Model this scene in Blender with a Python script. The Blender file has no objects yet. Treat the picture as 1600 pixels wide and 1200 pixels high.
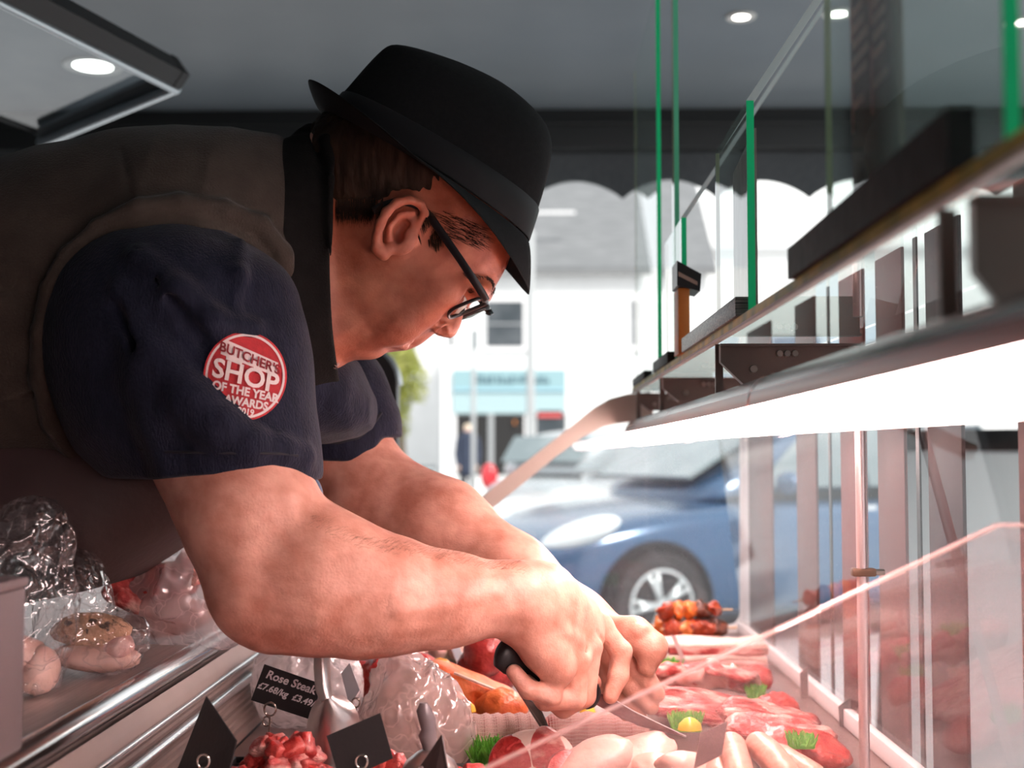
import bpy, bmesh, math, random
import numpy as np
from mathutils import Vector, Matrix, Euler
from mathutils.bvhtree import BVHTree

random.seed(7)
RNG = np.random.default_rng(7)
SC = bpy.context.scene
COL = SC.collection
R = math.radians

# ------------------------------------------------------------------ camera
CAM_Z = 1.20
cam_d = bpy.data.cameras.new('camera')
cam = bpy.data.objects.new('camera', cam_d)
COL.objects.link(cam)
cam.location = (0, 0, CAM_Z)
cam.rotation_euler = (R(90 + 3.09), 0, R(0.97))
cam_d.lens = 45.0
cam_d.sensor_width = 36.0
cam_d.clip_start = 0.02
cam_d.clip_end = 300
cam_d.dof.use_dof = True
cam_d.dof.focus_distance = 1.30
cam_d.dof.aperture_fstop = 5.0
SC.camera = cam
CAM_ROT = np.array(cam.rotation_euler.to_matrix())

# ------------------------------------------------------------------ world, lights, exposure
w = bpy.data.worlds.new('sky')
SC.world = w
w.use_nodes = True
bg = w.node_tree.nodes['Background']
bg.inputs[0].default_value = (0.93, 0.97, 1.0, 1)
bg.inputs[1].default_value = 1.35

def sun(name, rot, power, angle, col=(1, 1, 1)):
    l = bpy.data.lights.new(name, 'SUN'); l.energy = power; l.angle = R(angle); l.color = col
    o = bpy.data.objects.new(name, l); o.rotation_euler = [R(a) for a in rot]; COL.objects.link(o)
sun('sun', (48, 0, 35), 4.5, 12, (1, 0.97, 0.92))

SC.view_settings.view_transform = 'Standard'
SC.view_settings.look = 'None'
SC.view_settings.gamma = 1
SC.view_settings.use_curve_mapping = False
SC.view_settings.exposure = 0.0
TUBE_POWER = 54.0
TUBE_COLOR = (1.0, 0.70, 0.66)
DOWNLIGHT_POWER = 9.0

# ------------------------------------------------------------------ pixel -> world helpers
F_PX = 2000.0
def P(px, py, Y):
    """the point of the place that the photograph shows at a pixel, at depth Y"""
    d = CAM_ROT @ np.array([(px - 800) / F_PX, -(py - 600) / F_PX, -1.0])
    s = Y / d[1]
    return np.array([d[0] * s, Y, CAM_Z + d[2] * s])
def PZ(px, py, z):
    d = CAM_ROT @ np.array([(px - 800) / F_PX, -(py - 600) / F_PX, -1.0])
    s = (z - CAM_Z) / d[2]
    return np.array([d[0] * s, d[1] * s, z])
def L(px, Y):
    return px * Y / F_PX

# ------------------------------------------------------------------ materials
def new_mat(name):
    m = bpy.data.materials.new(name); m.use_nodes = True
    nt = m.node_tree
    return m, nt, nt.nodes['Principled BSDF']

def mat(name, col, rough=0.5, metal=0.0, col2=None, scale=20, detail=4, bump=0.0, bscale=60, lo=.4, hi=.65,
        sss=0.0, coat=0.0, spec=0.5, stretch=None, bdist=0.01, sheen=0.0):
    m, nt, b = new_mat(name)
    b.inputs['Base Color'].default_value = (*col, 1)
    b.inputs['Roughness'].default_value = rough
    b.inputs['Metallic'].default_value = metal
    b.inputs['Specular IOR Level'].default_value = spec
    if coat: b.inputs['Coat Weight'].default_value = coat; b.inputs['Coat Roughness'].default_value = 0.15
    if sheen: b.inputs['Sheen Weight'].default_value = sheen; b.inputs['Sheen Roughness'].default_value = .4
    if sss:
        b.inputs['Subsurface Weight'].default_value = sss
        b.inputs['Subsurface Radius'].default_value = (0.010, 0.004, 0.0025)
        b.inputs['Subsurface Scale'].default_value = 1.0
    tc = nt.nodes.new('ShaderNodeTexCoord')
    src = tc.outputs['Object']
    if stretch:
        mp = nt.nodes.new('ShaderNodeMapping'); mp.inputs['Scale'].default_value = stretch
        nt.links.new(src, mp.inputs[0]); src = mp.outputs[0]
    if col2 is not None:
        n = nt.nodes.new('ShaderNodeTexNoise'); n.inputs['Scale'].default_value = scale; n.inputs['Detail'].default_value = detail
        nt.links.new(src, n.inputs['Vector'])
        r = nt.nodes.new('ShaderNodeValToRGB')
        r.color_ramp.elements[0].position = lo; r.color_ramp.elements[1].position = hi
        r.color_ramp.elements[0].color = (*col, 1); r.color_ramp.elements[1].color = (*col2, 1)
        nt.links.new(n.outputs['Fac'], r.inputs[0]); nt.links.new(r.outputs[0], b.inputs['Base Color'])
    if bump:
        n = nt.nodes.new('ShaderNodeTexNoise'); n.inputs['Scale'].default_value = bscale; n.inputs['Detail'].default_value = 5
        nt.links.new(src, n.inputs['Vector'])
        bp = nt.nodes.new('ShaderNodeBump'); bp.inputs['Strength'].default_value = bump; bp.inputs['Distance'].default_value = bdist
        nt.links.new(n.outputs['Fac'], bp.inputs['Height']); nt.links.new(bp.outputs[0], b.inputs['Normal'])
    return m

def emit(name, col, power):
    m = bpy.data.materials.new(name); m.use_nodes = True
    nt = m.node_tree; nt.nodes.clear()
    e = nt.nodes.new('ShaderNodeEmission'); e.inputs[0].default_value = (*col, 1); e.inputs[1].default_value = power
    o = nt.nodes.new('ShaderNodeOutputMaterial'); nt.links.new(e.outputs[0], o.inputs[0])
    return m

def clear_mat(name, tint=(.93, .97, .95), ior=1.5, haze=0.0, haze_col=(.9, .85, .85), rough=0.0, gloss_col=(1, 1, 1), bump=0.0, bscale=20, smear=0.0, bdist=.01):
    """clear sheet: transparent body, Fresnel reflection, optionally a film of dirt"""
    m = bpy.data.materials.new(name); m.use_nodes = True
    nt = m.node_tree; nt.nodes.clear()
    out = nt.nodes.new('ShaderNodeOutputMaterial')
    t = nt.nodes.new('ShaderNodeBsdfTransparent'); t.inputs[0].default_value = (*tint, 1)
    g = nt.nodes.new('ShaderNodeBsdfGlossy'); g.inputs['Roughness'].default_value = rough; g.inputs[0].default_value = (*gloss_col, 1)
    f = nt.nodes.new('ShaderNodeFresnel'); f.inputs[0].default_value = ior
    mx = nt.nodes.new('ShaderNodeMixShader')
    ge = nt.nodes.new('ShaderNodeNewGeometry'); fm = nt.nodes.new('ShaderNodeMath'); fm.operation = 'MULTIPLY'
    inv = nt.nodes.new('ShaderNodeMath'); inv.operation = 'SUBTRACT'; inv.inputs[0].default_value = 1.0
    nt.links.new(ge.outputs['Backfacing'], inv.inputs[1]); nt.links.new(inv.outputs[0], fm.inputs[1])     # a thin sheet mirrors once, on the side it is seen from
    nt.links.new(f.outputs[0], fm.inputs[0]); nt.links.new(fm.outputs[0], mx.inputs[0])
    body = t.outputs[0]
    if haze > 0:
        d = nt.nodes.new('ShaderNodeBsdfDiffuse'); d.inputs[0].default_value = (*haze_col, 1)
        tr = nt.nodes.new('ShaderNodeBsdfTranslucent'); tr.inputs[0].default_value = (*haze_col, 1)
        a = nt.nodes.new('ShaderNodeMixShader'); a.inputs[0].default_value = .5
        nt.links.new(d.outputs[0], a.inputs[1]); nt.links.new(tr.outputs[0], a.inputs[2])
        m2 = nt.nodes.new('ShaderNodeMixShader'); m2.inputs[0].default_value = haze
        if smear > 0:
            tc = nt.nodes.new('ShaderNodeTexCoord'); mp = nt.nodes.new('ShaderNodeMapping')
            mp.inputs['Rotation'].default_value = (0, R(-35), 0); mp.inputs['Scale'].default_value = (2.0, 2.0, 26)
            n = nt.nodes.new('ShaderNodeTexNoise'); n.inputs['Scale'].default_value = 3; n.inputs['Detail'].default_value = 6
            mr = nt.nodes.new('ShaderNodeMapRange'); mr.inputs[1].default_value = .4; mr.inputs[2].default_value = .75
            mr.inputs[3].default_value = haze; mr.inputs[4].default_value = haze + smear
            nt.links.new(tc.outputs['Object'], mp.inputs[0]); nt.links.new(mp.outputs[0], n.inputs['Vector'])
            nt.links.new(n.outputs['Fac'], mr.inputs[0]); nt.links.new(mr.outputs[0], m2.inputs[0])
        nt.links.new(t.outputs[0], m2.inputs[1]); nt.links.new(a.outputs[0], m2.inputs[2])
        body = m2.outputs[0]
    nt.links.new(body, mx.inputs[1]); nt.links.new(g.outputs[0], mx.inputs[2])
    if bump:
        tc = nt.nodes.new('ShaderNodeTexCoord')
        n = nt.nodes.new('ShaderNodeTexNoise'); n.inputs['Scale'].default_value = bscale; n.inputs['Detail'].default_value = 3
        nt.links.new(tc.outputs['Object'], n.inputs['Vector'])
        bp = nt.nodes.new('ShaderNodeBump'); bp.inputs['Strength'].default_value = bump; bp.inputs['Distance'].default_value = bdist
        nt.links.new(n.outputs['Fac'], bp.inputs['Height'])
        nt.links.new(bp.outputs[0], g.inputs['Normal']); nt.links.new(bp.outputs[0], f.inputs['Normal'])
    nt.links.new(mx.outputs[0], out.inputs[0])
    return m

# ------------------------------------------------------------------ object helpers
def link_mesh(name, verts, faces, m=None, parent=None, smooth=True, mats=None, fmat=None):
    me = bpy.data.meshes.new(name)
    me.from_pydata([tuple(v) for v in verts], [], [tuple(f) for f in faces])
    for x in (mats or ([m] if m else [])): me.materials.append(x)
    if fmat is not None: me.polygons.foreach_set('material_index', fmat)
    if smooth: me.polygons.foreach_set('use_smooth', [True] * len(me.polygons))
    me.validate(); me.update()
    o = bpy.data.objects.new(name, me); COL.objects.link(o)
    if parent: put_under(o, parent)
    return o

def put_under(o, parent):
    o.parent = parent
    o.matrix_parent_inverse = full_matrix(parent).inverted()
def full_matrix(o):
    m = Matrix.LocRotScale(o.location, o.rotation_euler, o.scale)
    if o.parent: return full_matrix(o.parent) @ o.matrix_parent_inverse @ m
    return m

def bm_obj(name, bm, m=None, parent=None, smooth=False, angle=None):
    bmesh.ops.recalc_face_normals(bm, faces=bm.faces)
    me = bpy.data.meshes.new(name); bm.to_mesh(me); bm.free()
    if m: me.materials.append(m)
    if smooth or angle: me.polygons.foreach_set('use_smooth', [True] * len(me.polygons))
    if angle: me.set_sharp_from_angle(angle=R(angle))
    o = bpy.data.objects.new(name, me); COL.objects.link(o)
    if parent: put_under(o, parent)
    return o

def thing(name, label, cat, loc=(0, 0, 0), group=None):
    o = bpy.data.objects.new(name, None); o.location = loc; o.empty_display_size = .05; COL.objects.link(o)
    return tag(o, label, cat, group)
def tag(o, label, cat=None, group=None, kind=None):
    o['label'] = label
    if cat: o['category'] = cat
    if group: o['group'] = group
    if kind: o['kind'] = kind
    return o
def structure(o, label=None):
    o['kind'] = 'structure'
    if label: o['label'] = label
    return o

def add_box(bm, lo, hi, bev=0.0, seg=2, mtx=None):
    lo = Vector(lo); hi = Vector(hi)
    r = bmesh.ops.create_cube(bm, size=1.0)
    vs = r['verts']
    for v in vs:
        v.co = Vector((lo[i] + (v.co[i] + .5) * (hi[i] - lo[i]) for i in range(3)))
    if mtx: bmesh.ops.transform(bm, matrix=mtx, verts=vs)
    if bev > 0:
        es = list({e for v in vs for e in v.link_edges})
        bmesh.ops.bevel(bm, geom=es, offset=bev, segments=seg, affect='EDGES', profile=.5)
def box(name, lo, hi, m, parent=None, bev=0.0, seg=2, mtx=None):
    bm = bmesh.new(); add_box(bm, lo, hi, bev, seg, mtx)
    return bm_obj(name, bm, m, parent, angle=35 if bev else None)

def add_tube(bm, pts, r, seg=10, caps=True, sx=1.0, sy=1.0, up=None):
    pts = [Vector(p) for p in pts]
    rs = r if isinstance(r, (list, tuple)) else [r] * len(pts)
    rings = []; prev = None
    for i, p in enumerate(pts):
        t = (pts[min(i + 1, len(pts) - 1)] - pts[max(i - 1, 0)]).normalized()
        if prev is None:
            a = Vector(up) if up is not None else (Vector((0, 0, 1)) if abs(t.z) < .9 else Vector((1, 0, 0)))
            n = (a - t * a.dot(t)).normalized()
        else:
            n = (prev - t * prev.dot(t)).normalized()
        prev = n; b = t.cross(n)
        rings.append([bm.verts.new(p + (n * math.cos(2 * math.pi * k / seg) * sx + b * math.sin(2 * math.pi * k / seg) * sy) * rs[i]) for k in range(seg)])
    for i in range(len(rings) - 1):
        for k in range(seg):
            bm.faces.new((rings[i][k], rings[i][(k + 1) % seg], rings[i + 1][(k + 1) % seg], rings[i + 1][k]))
    if caps:
        bm.faces.new(rings[0][::-1]); bm.faces.new(rings[-1])
def tube(name, pts, r, m, parent=None, seg=10, caps=True, sx=1.0, sy=1.0, up=None):
    bm = bmesh.new(); add_tube(bm, pts, r, seg, caps, sx, sy, up)
    return bm_obj(name, bm, m, parent, angle=50)

def add_lathe(bm, prof, c=(0, 0, 0), axis='Z', seg=32, mtx=None):
    """prof: (radius, height) pairs turned about an axis"""
    rings = []
    for (r, h) in prof:
        ring = []
        for k in range(seg):
            a = 2 * math.pi * k / seg
            v = {'Z': (r * math.cos(a), r * math.sin(a), h), 'Y': (r * math.cos(a), h, r * math.sin(a)), 'X': (h, r * math.cos(a), r * math.sin(a))}[axis]
            v = Vector(v) + Vector(c)
            ring.append(bm.verts.new(mtx @ v if mtx else v))
        rings.append(ring)
    for i in range(len(rings) - 1):
        for k in range(seg):
            bm.faces.new((rings[i][k], rings[i][(k + 1) % seg], rings[i + 1][(k + 1) % seg], rings[i + 1][k]))
    if prof[0][0] > 1e-6: bm.faces.new(rings[0][::-1])
    if prof[-1][0] > 1e-6: bm.faces.new(rings[-1])
def lathe(name, prof, c, m, parent=None, axis='Z', seg=32, mtx=None):
    bm = bmesh.new(); add_lathe(bm, prof, c, axis, seg, mtx)
    bmesh.ops.remove_doubles(bm, verts=bm.verts, dist=1e-6)
    return bm_obj(name, bm, m, parent, angle=40)

def add_prism(bm, pts, depth):
    """polygon (3D points) swept along a vector"""
    d = Vector(depth)
    a = [bm.verts.new(Vector(p)) for p in pts]; b = [bm.verts.new(Vector(p) + d) for p in pts]
    n = len(a)
    bm.faces.new(a[::-1]); bm.faces.new(b)
    for i in range(n): bm.faces.new((a[i], a[(i + 1) % n], b[(i + 1) % n], b[i]))
def prism(name, pts, depth, m, parent=None, bev=0.0):
    bm = bmesh.new(); add_prism(bm, pts, depth)
    if bev: bmesh.ops.bevel(bm, geom=list(bm.edges), offset=bev, segments=2, affect='EDGES')
    return bm_obj(name, bm, m, parent, angle=35 if bev else None)

def text_mesh(s, size, extrude=0.0004, align='CENTER', bold=0.0):
    c = bpy.data.curves.new('lettering', 'FONT'); c.body = s; c.size = size; c.extrude = extrude
    c.align_x = align; c.align_y = 'CENTER'; c.offset = bold; c.resolution_u = 3
    o = bpy.data.objects.new('lettering_source', c); COL.objects.link(o)
    dg = bpy.context.evaluated_depsgraph_get()
    me = bpy.data.meshes.new_from_object(o.evaluated_get(dg))
    bpy.data.objects.remove(o); bpy.data.curves.remove(c)
    me.name = 'lettering'
    return me
def text(s, size, mtx, m, parent, name='lettering', align='CENTER', bold=0.0):
    me = text_mesh(s, size, align=align, bold=bold); me.transform(mtx)
    me.materials.clear(); me.materials.append(m)
    o = bpy.data.objects.new(name, me); COL.objects.link(o); put_under(o, parent)
    return o

def copy_thing(o, loc=None, rot=None, label=None):
    c = o.copy(); COL.objects.link(c)
    if loc is not None: c.location = loc
    if rot is not None: c.rotation_euler = rot
    if label: c['label'] = label
    for ch in [x for x in bpy.data.objects if x.parent == o]:
        d = ch.copy(); COL.objects.link(d); d.parent = c
        for g in [x for x in bpy.data.objects if x.parent == ch]:
            e = g.copy(); COL.objects.link(e); e.parent = d
    return c

# ------------------------------------------------------------------ smooth noise on arrays
def vnoise(p, seed=0):
    """smooth value noise of (N,3) points, range about -1..1"""
    p = np.asarray(p, dtype=np.float32)
    i = np.floor(p).astype(np.int64); f = p - i
    f = f * f * (3 - 2 * f)
    def h(a, b, c):
        n = (a * 374761393 + b * 668265263 + c * 2147483647 + seed * 974711) & 0x7fffffff
        n = ((n ^ (n >> 13)) * 1274126177) & 0x7fffffff
        return ((n ^ (n >> 16)) & 0xffff) / 32767.5 - 1.0
    x, y, z = i[..., 0], i[..., 1], i[..., 2]
    fx, fy, fz = f[..., 0], f[..., 1], f[..., 2]
    def lx(b, c): return h(x, y + b, z + c) * (1 - fx) + h(x + 1, y + b, z + c) * fx
    return (lx(0, 0) * (1 - fy) + lx(1, 0) * fy) * (1 - fz) + (lx(0, 1) * (1 - fy) + lx(1, 1) * fy) * fz
def fbm(p, s, seed=0, oct=3):
    out = 0; a = 1
    for k in range(oct):
        out = out + a * vnoise(np.asarray(p) * s, seed + k); s *= 2.03; a *= .5
    return out

# ------------------------------------------------------------------ solid modelling with distance fields
class Solid:
    def __init__(s): s.ops = []
    def _add(s, fn, lo, hi, k, mode):
        s.ops.append((fn, np.array(lo, float), np.array(hi, float), k, mode)); return s
    def rc(s, a, b, ra, rb=None, k=.006, mode='u'):
        rb = ra if rb is None else rb
        a = np.array(a, np.float32); b = np.array(b, np.float32)
        ab = b - a; l2 = float(ab @ ab) + 1e-12
        def fn(X):
            q = X - a
            t = np.clip((q @ ab) / l2, 0, 1)
            return np.sqrt(((q - t[..., None] * ab) ** 2).sum(-1)) - (ra + (rb - ra) * t)
        r = max(ra, rb)
        return s._add(fn, np.minimum(a, b) - r, np.maximum(a, b) + r, k, mode)
    def chain(s, pts, rs, k=.006, mode='u'):
        for i in range(len(pts) - 1): s.rc(pts[i], pts[i + 1], rs[i], rs[i + 1], k, mode)
        return s
    def el(s, c, r, rot=None, k=.006, mode='u'):
        c = np.array(c, np.float32); r = np.array(r, np.float32)
        M = np.eye(3, dtype=np.float32) if rot is None else np.array(rot, np.float32)   # columns: the local axes
        def fn(X):
            q = (X - c) @ M
            k0 = np.sqrt(((q / r) ** 2).sum(-1)); k1 = np.sqrt(((q / r ** 2) ** 2).sum(-1)) + 1e-9
            return k0 * (k0 - 1) / k1
        e = np.abs(M) @ r
        return s._add(fn, c - e, c + e, k, mode)
    def xloft(s, xs, zc, rz, yc, ry, k=.01, mode='u', n=2.0):
        xs = np.array(xs); zc, rz, yc, ry = [np.array(v, float) * np.ones(len(xs)) for v in (zc, rz, yc, ry)]
        def fn(X):
            x = X[..., 0]
            a = np.interp(x, xs, zc); b = np.interp(x, xs, rz); c = np.interp(x, xs, yc); d = np.interp(x, xs, ry)
            e = ((np.abs((X[..., 2] - a) / b)) ** n + (np.abs((X[..., 1] - c) / d)) ** n) ** (1 / n)
            q = (e - 1) * np.minimum(b, d)
            return np.maximum(q, np.maximum(xs[0] - x, x - xs[-1]))
        return s._add(fn, (xs[0], (yc - ry).min(), (zc - rz).min()), (xs[-1], (yc + ry).max(), (zc + rz).max()), k, mode)
    def field(s, fn, lo, hi, k=.006, mode='u'): return s._add(fn, lo, hi, k, mode)
    def bounds(s):
        u = [o for o in s.ops if o[4] == 'u']
        return np.min([o[1] for o in u], 0), np.max([o[2] for o in u], 0)
    def eval(s, X, ops=None):
        d = np.full(X.shape[:-1], .05, np.float32)
        for fn, lo, hi, k, mode in (s.ops if ops is None else ops):
            p = fn(X)
            if mode == 'u':
                h = np.clip(.5 + .5 * (p - d) / k, 0, 1); d = p * (1 - h) + d * h - k * h * (1 - h)
            elif mode == 's':
                p = -p
                h = np.clip(.5 - .5 * (p - d) / k, 0, 1); d = p * (1 - h) + d * h + k * h * (1 - h)
            elif mode == 'i':
                h = np.clip(.5 - .5 * (p - d) / k, 0, 1); d = p * (1 - h) + d * h + k * h * (1 - h)
            elif mode == 'd':
                d = d + p
        return d
    def mesh(s, res, pad=.012):
        lo, hi = s.bounds(); lo = lo - pad; hi = hi + pad
        n = np.ceil((hi - lo) / res).astype(int) + 2
        D = np.full(n, .05, np.float32)
        B = 24
        for i in range(0, n[0], B):
            for j in range(0, n[1], B):
                for l in range(0, n[2], B):
                    e = np.minimum([i + B, j + B, l + B], n)
                    blo = lo + np.array([i, j, l]) * res; bhi = lo + e * res
                    ops = [o for o in s.ops if np.all(blo <= o[2] + o[3] + .008) and np.all(bhi >= o[1] - o[3] - .008)]
                    if not any(o[4] == 'u' for o in ops): continue
                    g = np.stack(np.meshgrid(*[lo[a] + np.arange((i, j, l)[a], e[a]) * res for a in range(3)], indexing='ij'), -1).astype(np.float32)
                    D[i:e[0], j:e[1], l:e[2]] = s.eval(g, ops)
        return surface_nets(D, lo, res)

def surface_nets(D, lo, res):
    S = D < 0
    nx, ny, nz = [a - 1 for a in D.shape]
    cnt = np.zeros((nx, ny, nz), np.uint8)
    off = [(a, b, c) for a in (0, 1) for b in (0, 1) for c in (0, 1)]
    for a, b, c in off: cnt += S[a:a + nx, b:b + ny, c:c + nz]
    act = (cnt > 0) & (cnt < 8)
    ids = np.flatnonzero(act.ravel())
    ci = np.stack(np.unravel_index(ids, (nx, ny, nz)), -1)
    vals = np.stack([D[ci[:, 0] + a, ci[:, 1] + b, ci[:, 2] + c] for a, b, c in off], -1)
    acc = np.zeros((len(ids), 3)); num = np.zeros(len(ids))
    for u in range(8):
        for v in range(u + 1, 8):
            A, Bq = np.array(off[u]), np.array(off[v])
            if np.abs(A - Bq).sum() != 1: continue
            da, db = vals[:, u], vals[:, v]
            m = (da < 0) != (db < 0)
            t = np.where(m, da / np.where(m, da - db, 1), 0)
            acc += m[:, None] * (A + t[:, None] * (Bq - A)); num += m
    verts = lo + (ci + acc / num[:, None]) * res
    faces = []
    for ax in range(3):
        o1, o2 = [a for a in range(3) if a != ax]
        sl0 = [slice(0, n) for n in (nx, ny, nz)]; sl1 = list(sl0)
        sl0[o1] = slice(1, (nx, ny, nz)[o1]); sl0[o2] = slice(1, (nx, ny, nz)[o2])
        sl1 = list(sl0); sl0[ax] = slice(0, (nx, ny, nz)[ax]); sl1[ax] = slice(1, (nx, ny, nz)[ax] + 1)
        s0, s1 = S[tuple(sl0)], S[tuple(sl1)]
        w_ = np.argwhere(s0 != s1)
        if not len(w_): continue
        flip = s0[tuple(w_.T)]
        base = w_.copy(); base[:, o1] += 1; base[:, o2] += 1
        q = []
        for d1, d2 in ((0, 0), (-1, 0), (-1, -1), (0, -1)):
            c = base.copy(); c[:, o1] += d1; c[:, o2] += d2
            q.append(np.searchsorted(ids, np.ravel_multi_index(c.T, (nx, ny, nz))))
        q = np.stack(q, -1)
        if ax == 1: flip = ~flip
        q[~flip] = q[~flip][:, ::-1]
        faces.append(q)
    return verts, np.concatenate(faces)

def solid_obj(name, sol, res, m, parent=None, relax=1):
    v, f = sol.mesh(res)
    v = relax_mesh(v, f, relax)
    me = bpy.data.meshes.new(name)
    me.vertices.add(len(v)); me.vertices.foreach_set('co', v.astype(np.float32).ravel())
    me.loops.add(len(f) * 4); me.loops.foreach_set('vertex_index', f.ravel().astype(np.int32))
    me.polygons.add(len(f)); me.polygons.foreach_set('loop_start', np.arange(0, len(f) * 4, 4, dtype=np.int32))
    me.polygons.foreach_set('use_smooth', [True] * len(f))
    me.update(calc_edges=True); me.validate()
    if m: me.materials.append(m)
    o = bpy.data.objects.new(name, me); COL.objects.link(o)
    if parent: put_under(o, parent)
    return o
def relax_mesh(v, f, it):
    for _ in range(it):
        s = np.zeros_like(v); c = np.zeros(len(v))
        for a in range(4):
            for b in (1, 3):
                np.add.at(s, f[:, a], v[f[:, (a + b) % 4]]); np.add.at(c, f[:, a], 1)
        v = v * .5 + .5 * s / np.maximum(c, 1)[:, None]
    return v
def bvh_of(o):
    me = o.data
    return BVHTree.FromPolygons([v.co[:] for v in me.vertices], [p.vertices[:] for p in me.polygons])
def axes(fx, up=(0, 0, 1)):
    """3x3 with columns: forward, side, up"""
    f = np.array(fx, float); f /= np.linalg.norm(f)
    s = np.cross(np.array(up, float), f); s /= np.linalg.norm(s)
    return np.stack([f, s, np.cross(f, s)], -1)
# ================================================================== the stall: shell and canopy
M_ceiling = mat('grey ceiling laminate', (.165, .19, .21), .42, col2=(.185, .21, .23), scale=3, bump=.05, bscale=200, spec=.4)
M_beam = mat('dark painted beam', (.018, .019, .020), .6, bump=.1, bscale=30)
M_canvas = mat('charcoal awning canvas', (.080, .086, .094), .8, col2=(.095, .102, .11), scale=40, bump=.15, bscale=300)
M_wall = mat('dark stall wall', (.05, .055, .06), .7, col2=(.06, .065, .07), scale=6)
M_floor = mat('grey stall floor', (.12, .12, .12), .6, col2=(.16, .155, .15), scale=8, bump=.1, bscale=40)
M_steel = mat('brushed steel', (.50, .43, .41), .42, .75, col2=(.42, .36, .34), scale=4, detail=6, bump=.06, bscale=6, stretch=(120, 2, 120))
M_steel_smooth = mat('polished steel', (.72, .70, .69), .16, 1.0, col2=(.6, .58, .57), scale=3, stretch=(40, 1, 40))
M_paint_grey = mat('pinkish grey painted metal', (.145, .108, .11), .45, .2, col2=(.165, .125, .127), scale=5, bump=.03, bscale=300)
M_brown_steel = mat('brown bracket steel', (.155, .115, .10), .42, .55, col2=(.19, .145, .125), scale=12, bump=.04, bscale=200)
M_post = mat('taupe anodised post', (.125, .062, .058), .5, .0, spec=.2, col2=(.14, .074, .070), scale=3, bump=.02, bscale=300)
M_beige = mat('beige frame strip', (.50, .43, .37), .5, .1, col2=(.56, .48, .42), scale=6)
M_white_frame = mat('white frame', (.78, .77, .77), .4)
M_black_plastic = mat('black plastic', (.012, .012, .013), .38, col2=(.018, .018, .018), scale=30)
M_black_wood = mat('scuffed black rail', (.010, .009, .009), .6, spec=.25, col2=(.020, .017, .016), scale=30, bump=.1, bscale=80)
M_glass = clear_mat('clear glass', (.90, .955, .94), 1.5, haze=.05, haze_col=(.72, .88, .84))
M_glass_edge = mat('green glass edge', (.01, .80, .30), .5, spec=.3)  # bright green base stands in for light piped through the glass
M_glass_edge_pale = mat('pale glass edge', (.62, .72, .72), .2, spec=.6)
M_glass_edge_yellow = mat('olive glass edge', (.60, .54, .14), .5, col2=(.22, .30, .12), scale=22, spec=.12)
M_acrylic = clear_mat('smeared acrylic', (.97, .94, .94), 1.45, haze=.035, haze_col=(.85, .66, .64), smear=.06)
M_acrylic_edge = clear_mat('acrylic edge', (.98, .93, .92), 1.45, haze=.38, haze_col=(.9, .66, .62))
M_tube_top = mat('grey tube housing', (.40, .38, .37), .22, .9, col2=(.46, .44, .42), scale=3, stretch=(10, 1, 10))
M_tube_pink = mat('pink tube rim', (.75, .40, .36), .35)
M_tube_light = emit('tube light', TUBE_COLOR, TUBE_POWER)
M_bolt = mat('zinc bolt', (.55, .5, .45), .3, 1.0)
M_copper = mat('coppery pipe', (.55, .25, .2), .35, .6)
M_screen = mat('lamp ring', (.6, .6, .58), .4)
M_lamp = emit('downlight', (1, .96, .86), DOWNLIGHT_POWER)

CEIL = 2.40
DECK = 0.86
def ceiling_part():
    bm = bmesh.new(); add_box(bm, (-2.3, -1.6, CEIL), (1.78, 4.42, CEIL + .05))
    return structure(bm_obj('ceiling', bm, M_ceiling))
ceiling_part()
structure(box('wall_left', (-2.36, -1.6, 0.0), (-2.3, 4.42, CEIL + .05), M_wall))
structure(box('wall_back', (-2.36, -1.66, 0.0), (1.78, -1.6, CEIL + .05), M_wall))
structure(box('floor', (-2.36, -1.66, -.04), (.75, 4.4, 0.004), M_floor))
# the beam that carries the awning: a box section with a lip
bm = bmesh.new()
add_box(bm, (-2.36, 4.42, 2.262), (2.6, 4.54, CEIL + .05), .006)
add_box(bm, (-2.36, 4.405, 2.345), (2.6, 4.42, 2.36), .003)
structure(bm_obj('trim_1', bm, M_beam, angle=35), 'black beam across the far edge of the ceiling')

# scalloped valance hanging below the beam
def valance():
    zt = 2.262; pts = []
    xd = [P(x, 300, 4.5)[0] for x in (973, 1265)]
    per = (xd[1] - xd[0]) / 2
    n0 = -int((xd[0] + 2.3) / per) - 1
    top, low = P(900, 281, 4.5)[2], P(900, 309, 4.5)[2]
    N = 16; i = 0
    xs = []
    x = xd[0] + n0 * per
    while x < 2.55:
        for k in range(N):
            t = k / N
            c = math.sin(math.pi * t) ** .8
            xs.append((x + t * per, low + (top - low) * c))
        x += per
    bm = bmesh.new()
    ring = []
    for yy in (4.495, 4.503):
        a = [bm.verts.new((x, yy + .012 * math.sin(x * 9.0), z)) for x, z in xs]
        b = [bm.verts.new((x, yy + .004 * math.sin(x * 9.0), zt)) for x, z in xs]
        ring.append((a, b))
        for i in range(len(xs) - 1): bm.faces.new((a[i], a[i + 1], b[i + 1], b[i]))
    for j in range(2):
        for i in range(len(xs) - 1): bm.faces.new((ring[0][j][i], ring[0][j][i + 1], ring[1][j][i + 1], ring[1][j][i]))
    o = bm_obj('awning_valance', bm, M_canvas, angle=60)
    tag(o, 'dark grey scalloped canvas valance hanging under the black beam', 'awning')
    tube('hem_piping', [(x, 4.499 + .012 * math.sin(x * 9), z) for x, z in xs], .005, mat('pale hem', (.09, .11, .11), .7), o, 6)
valance()

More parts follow.
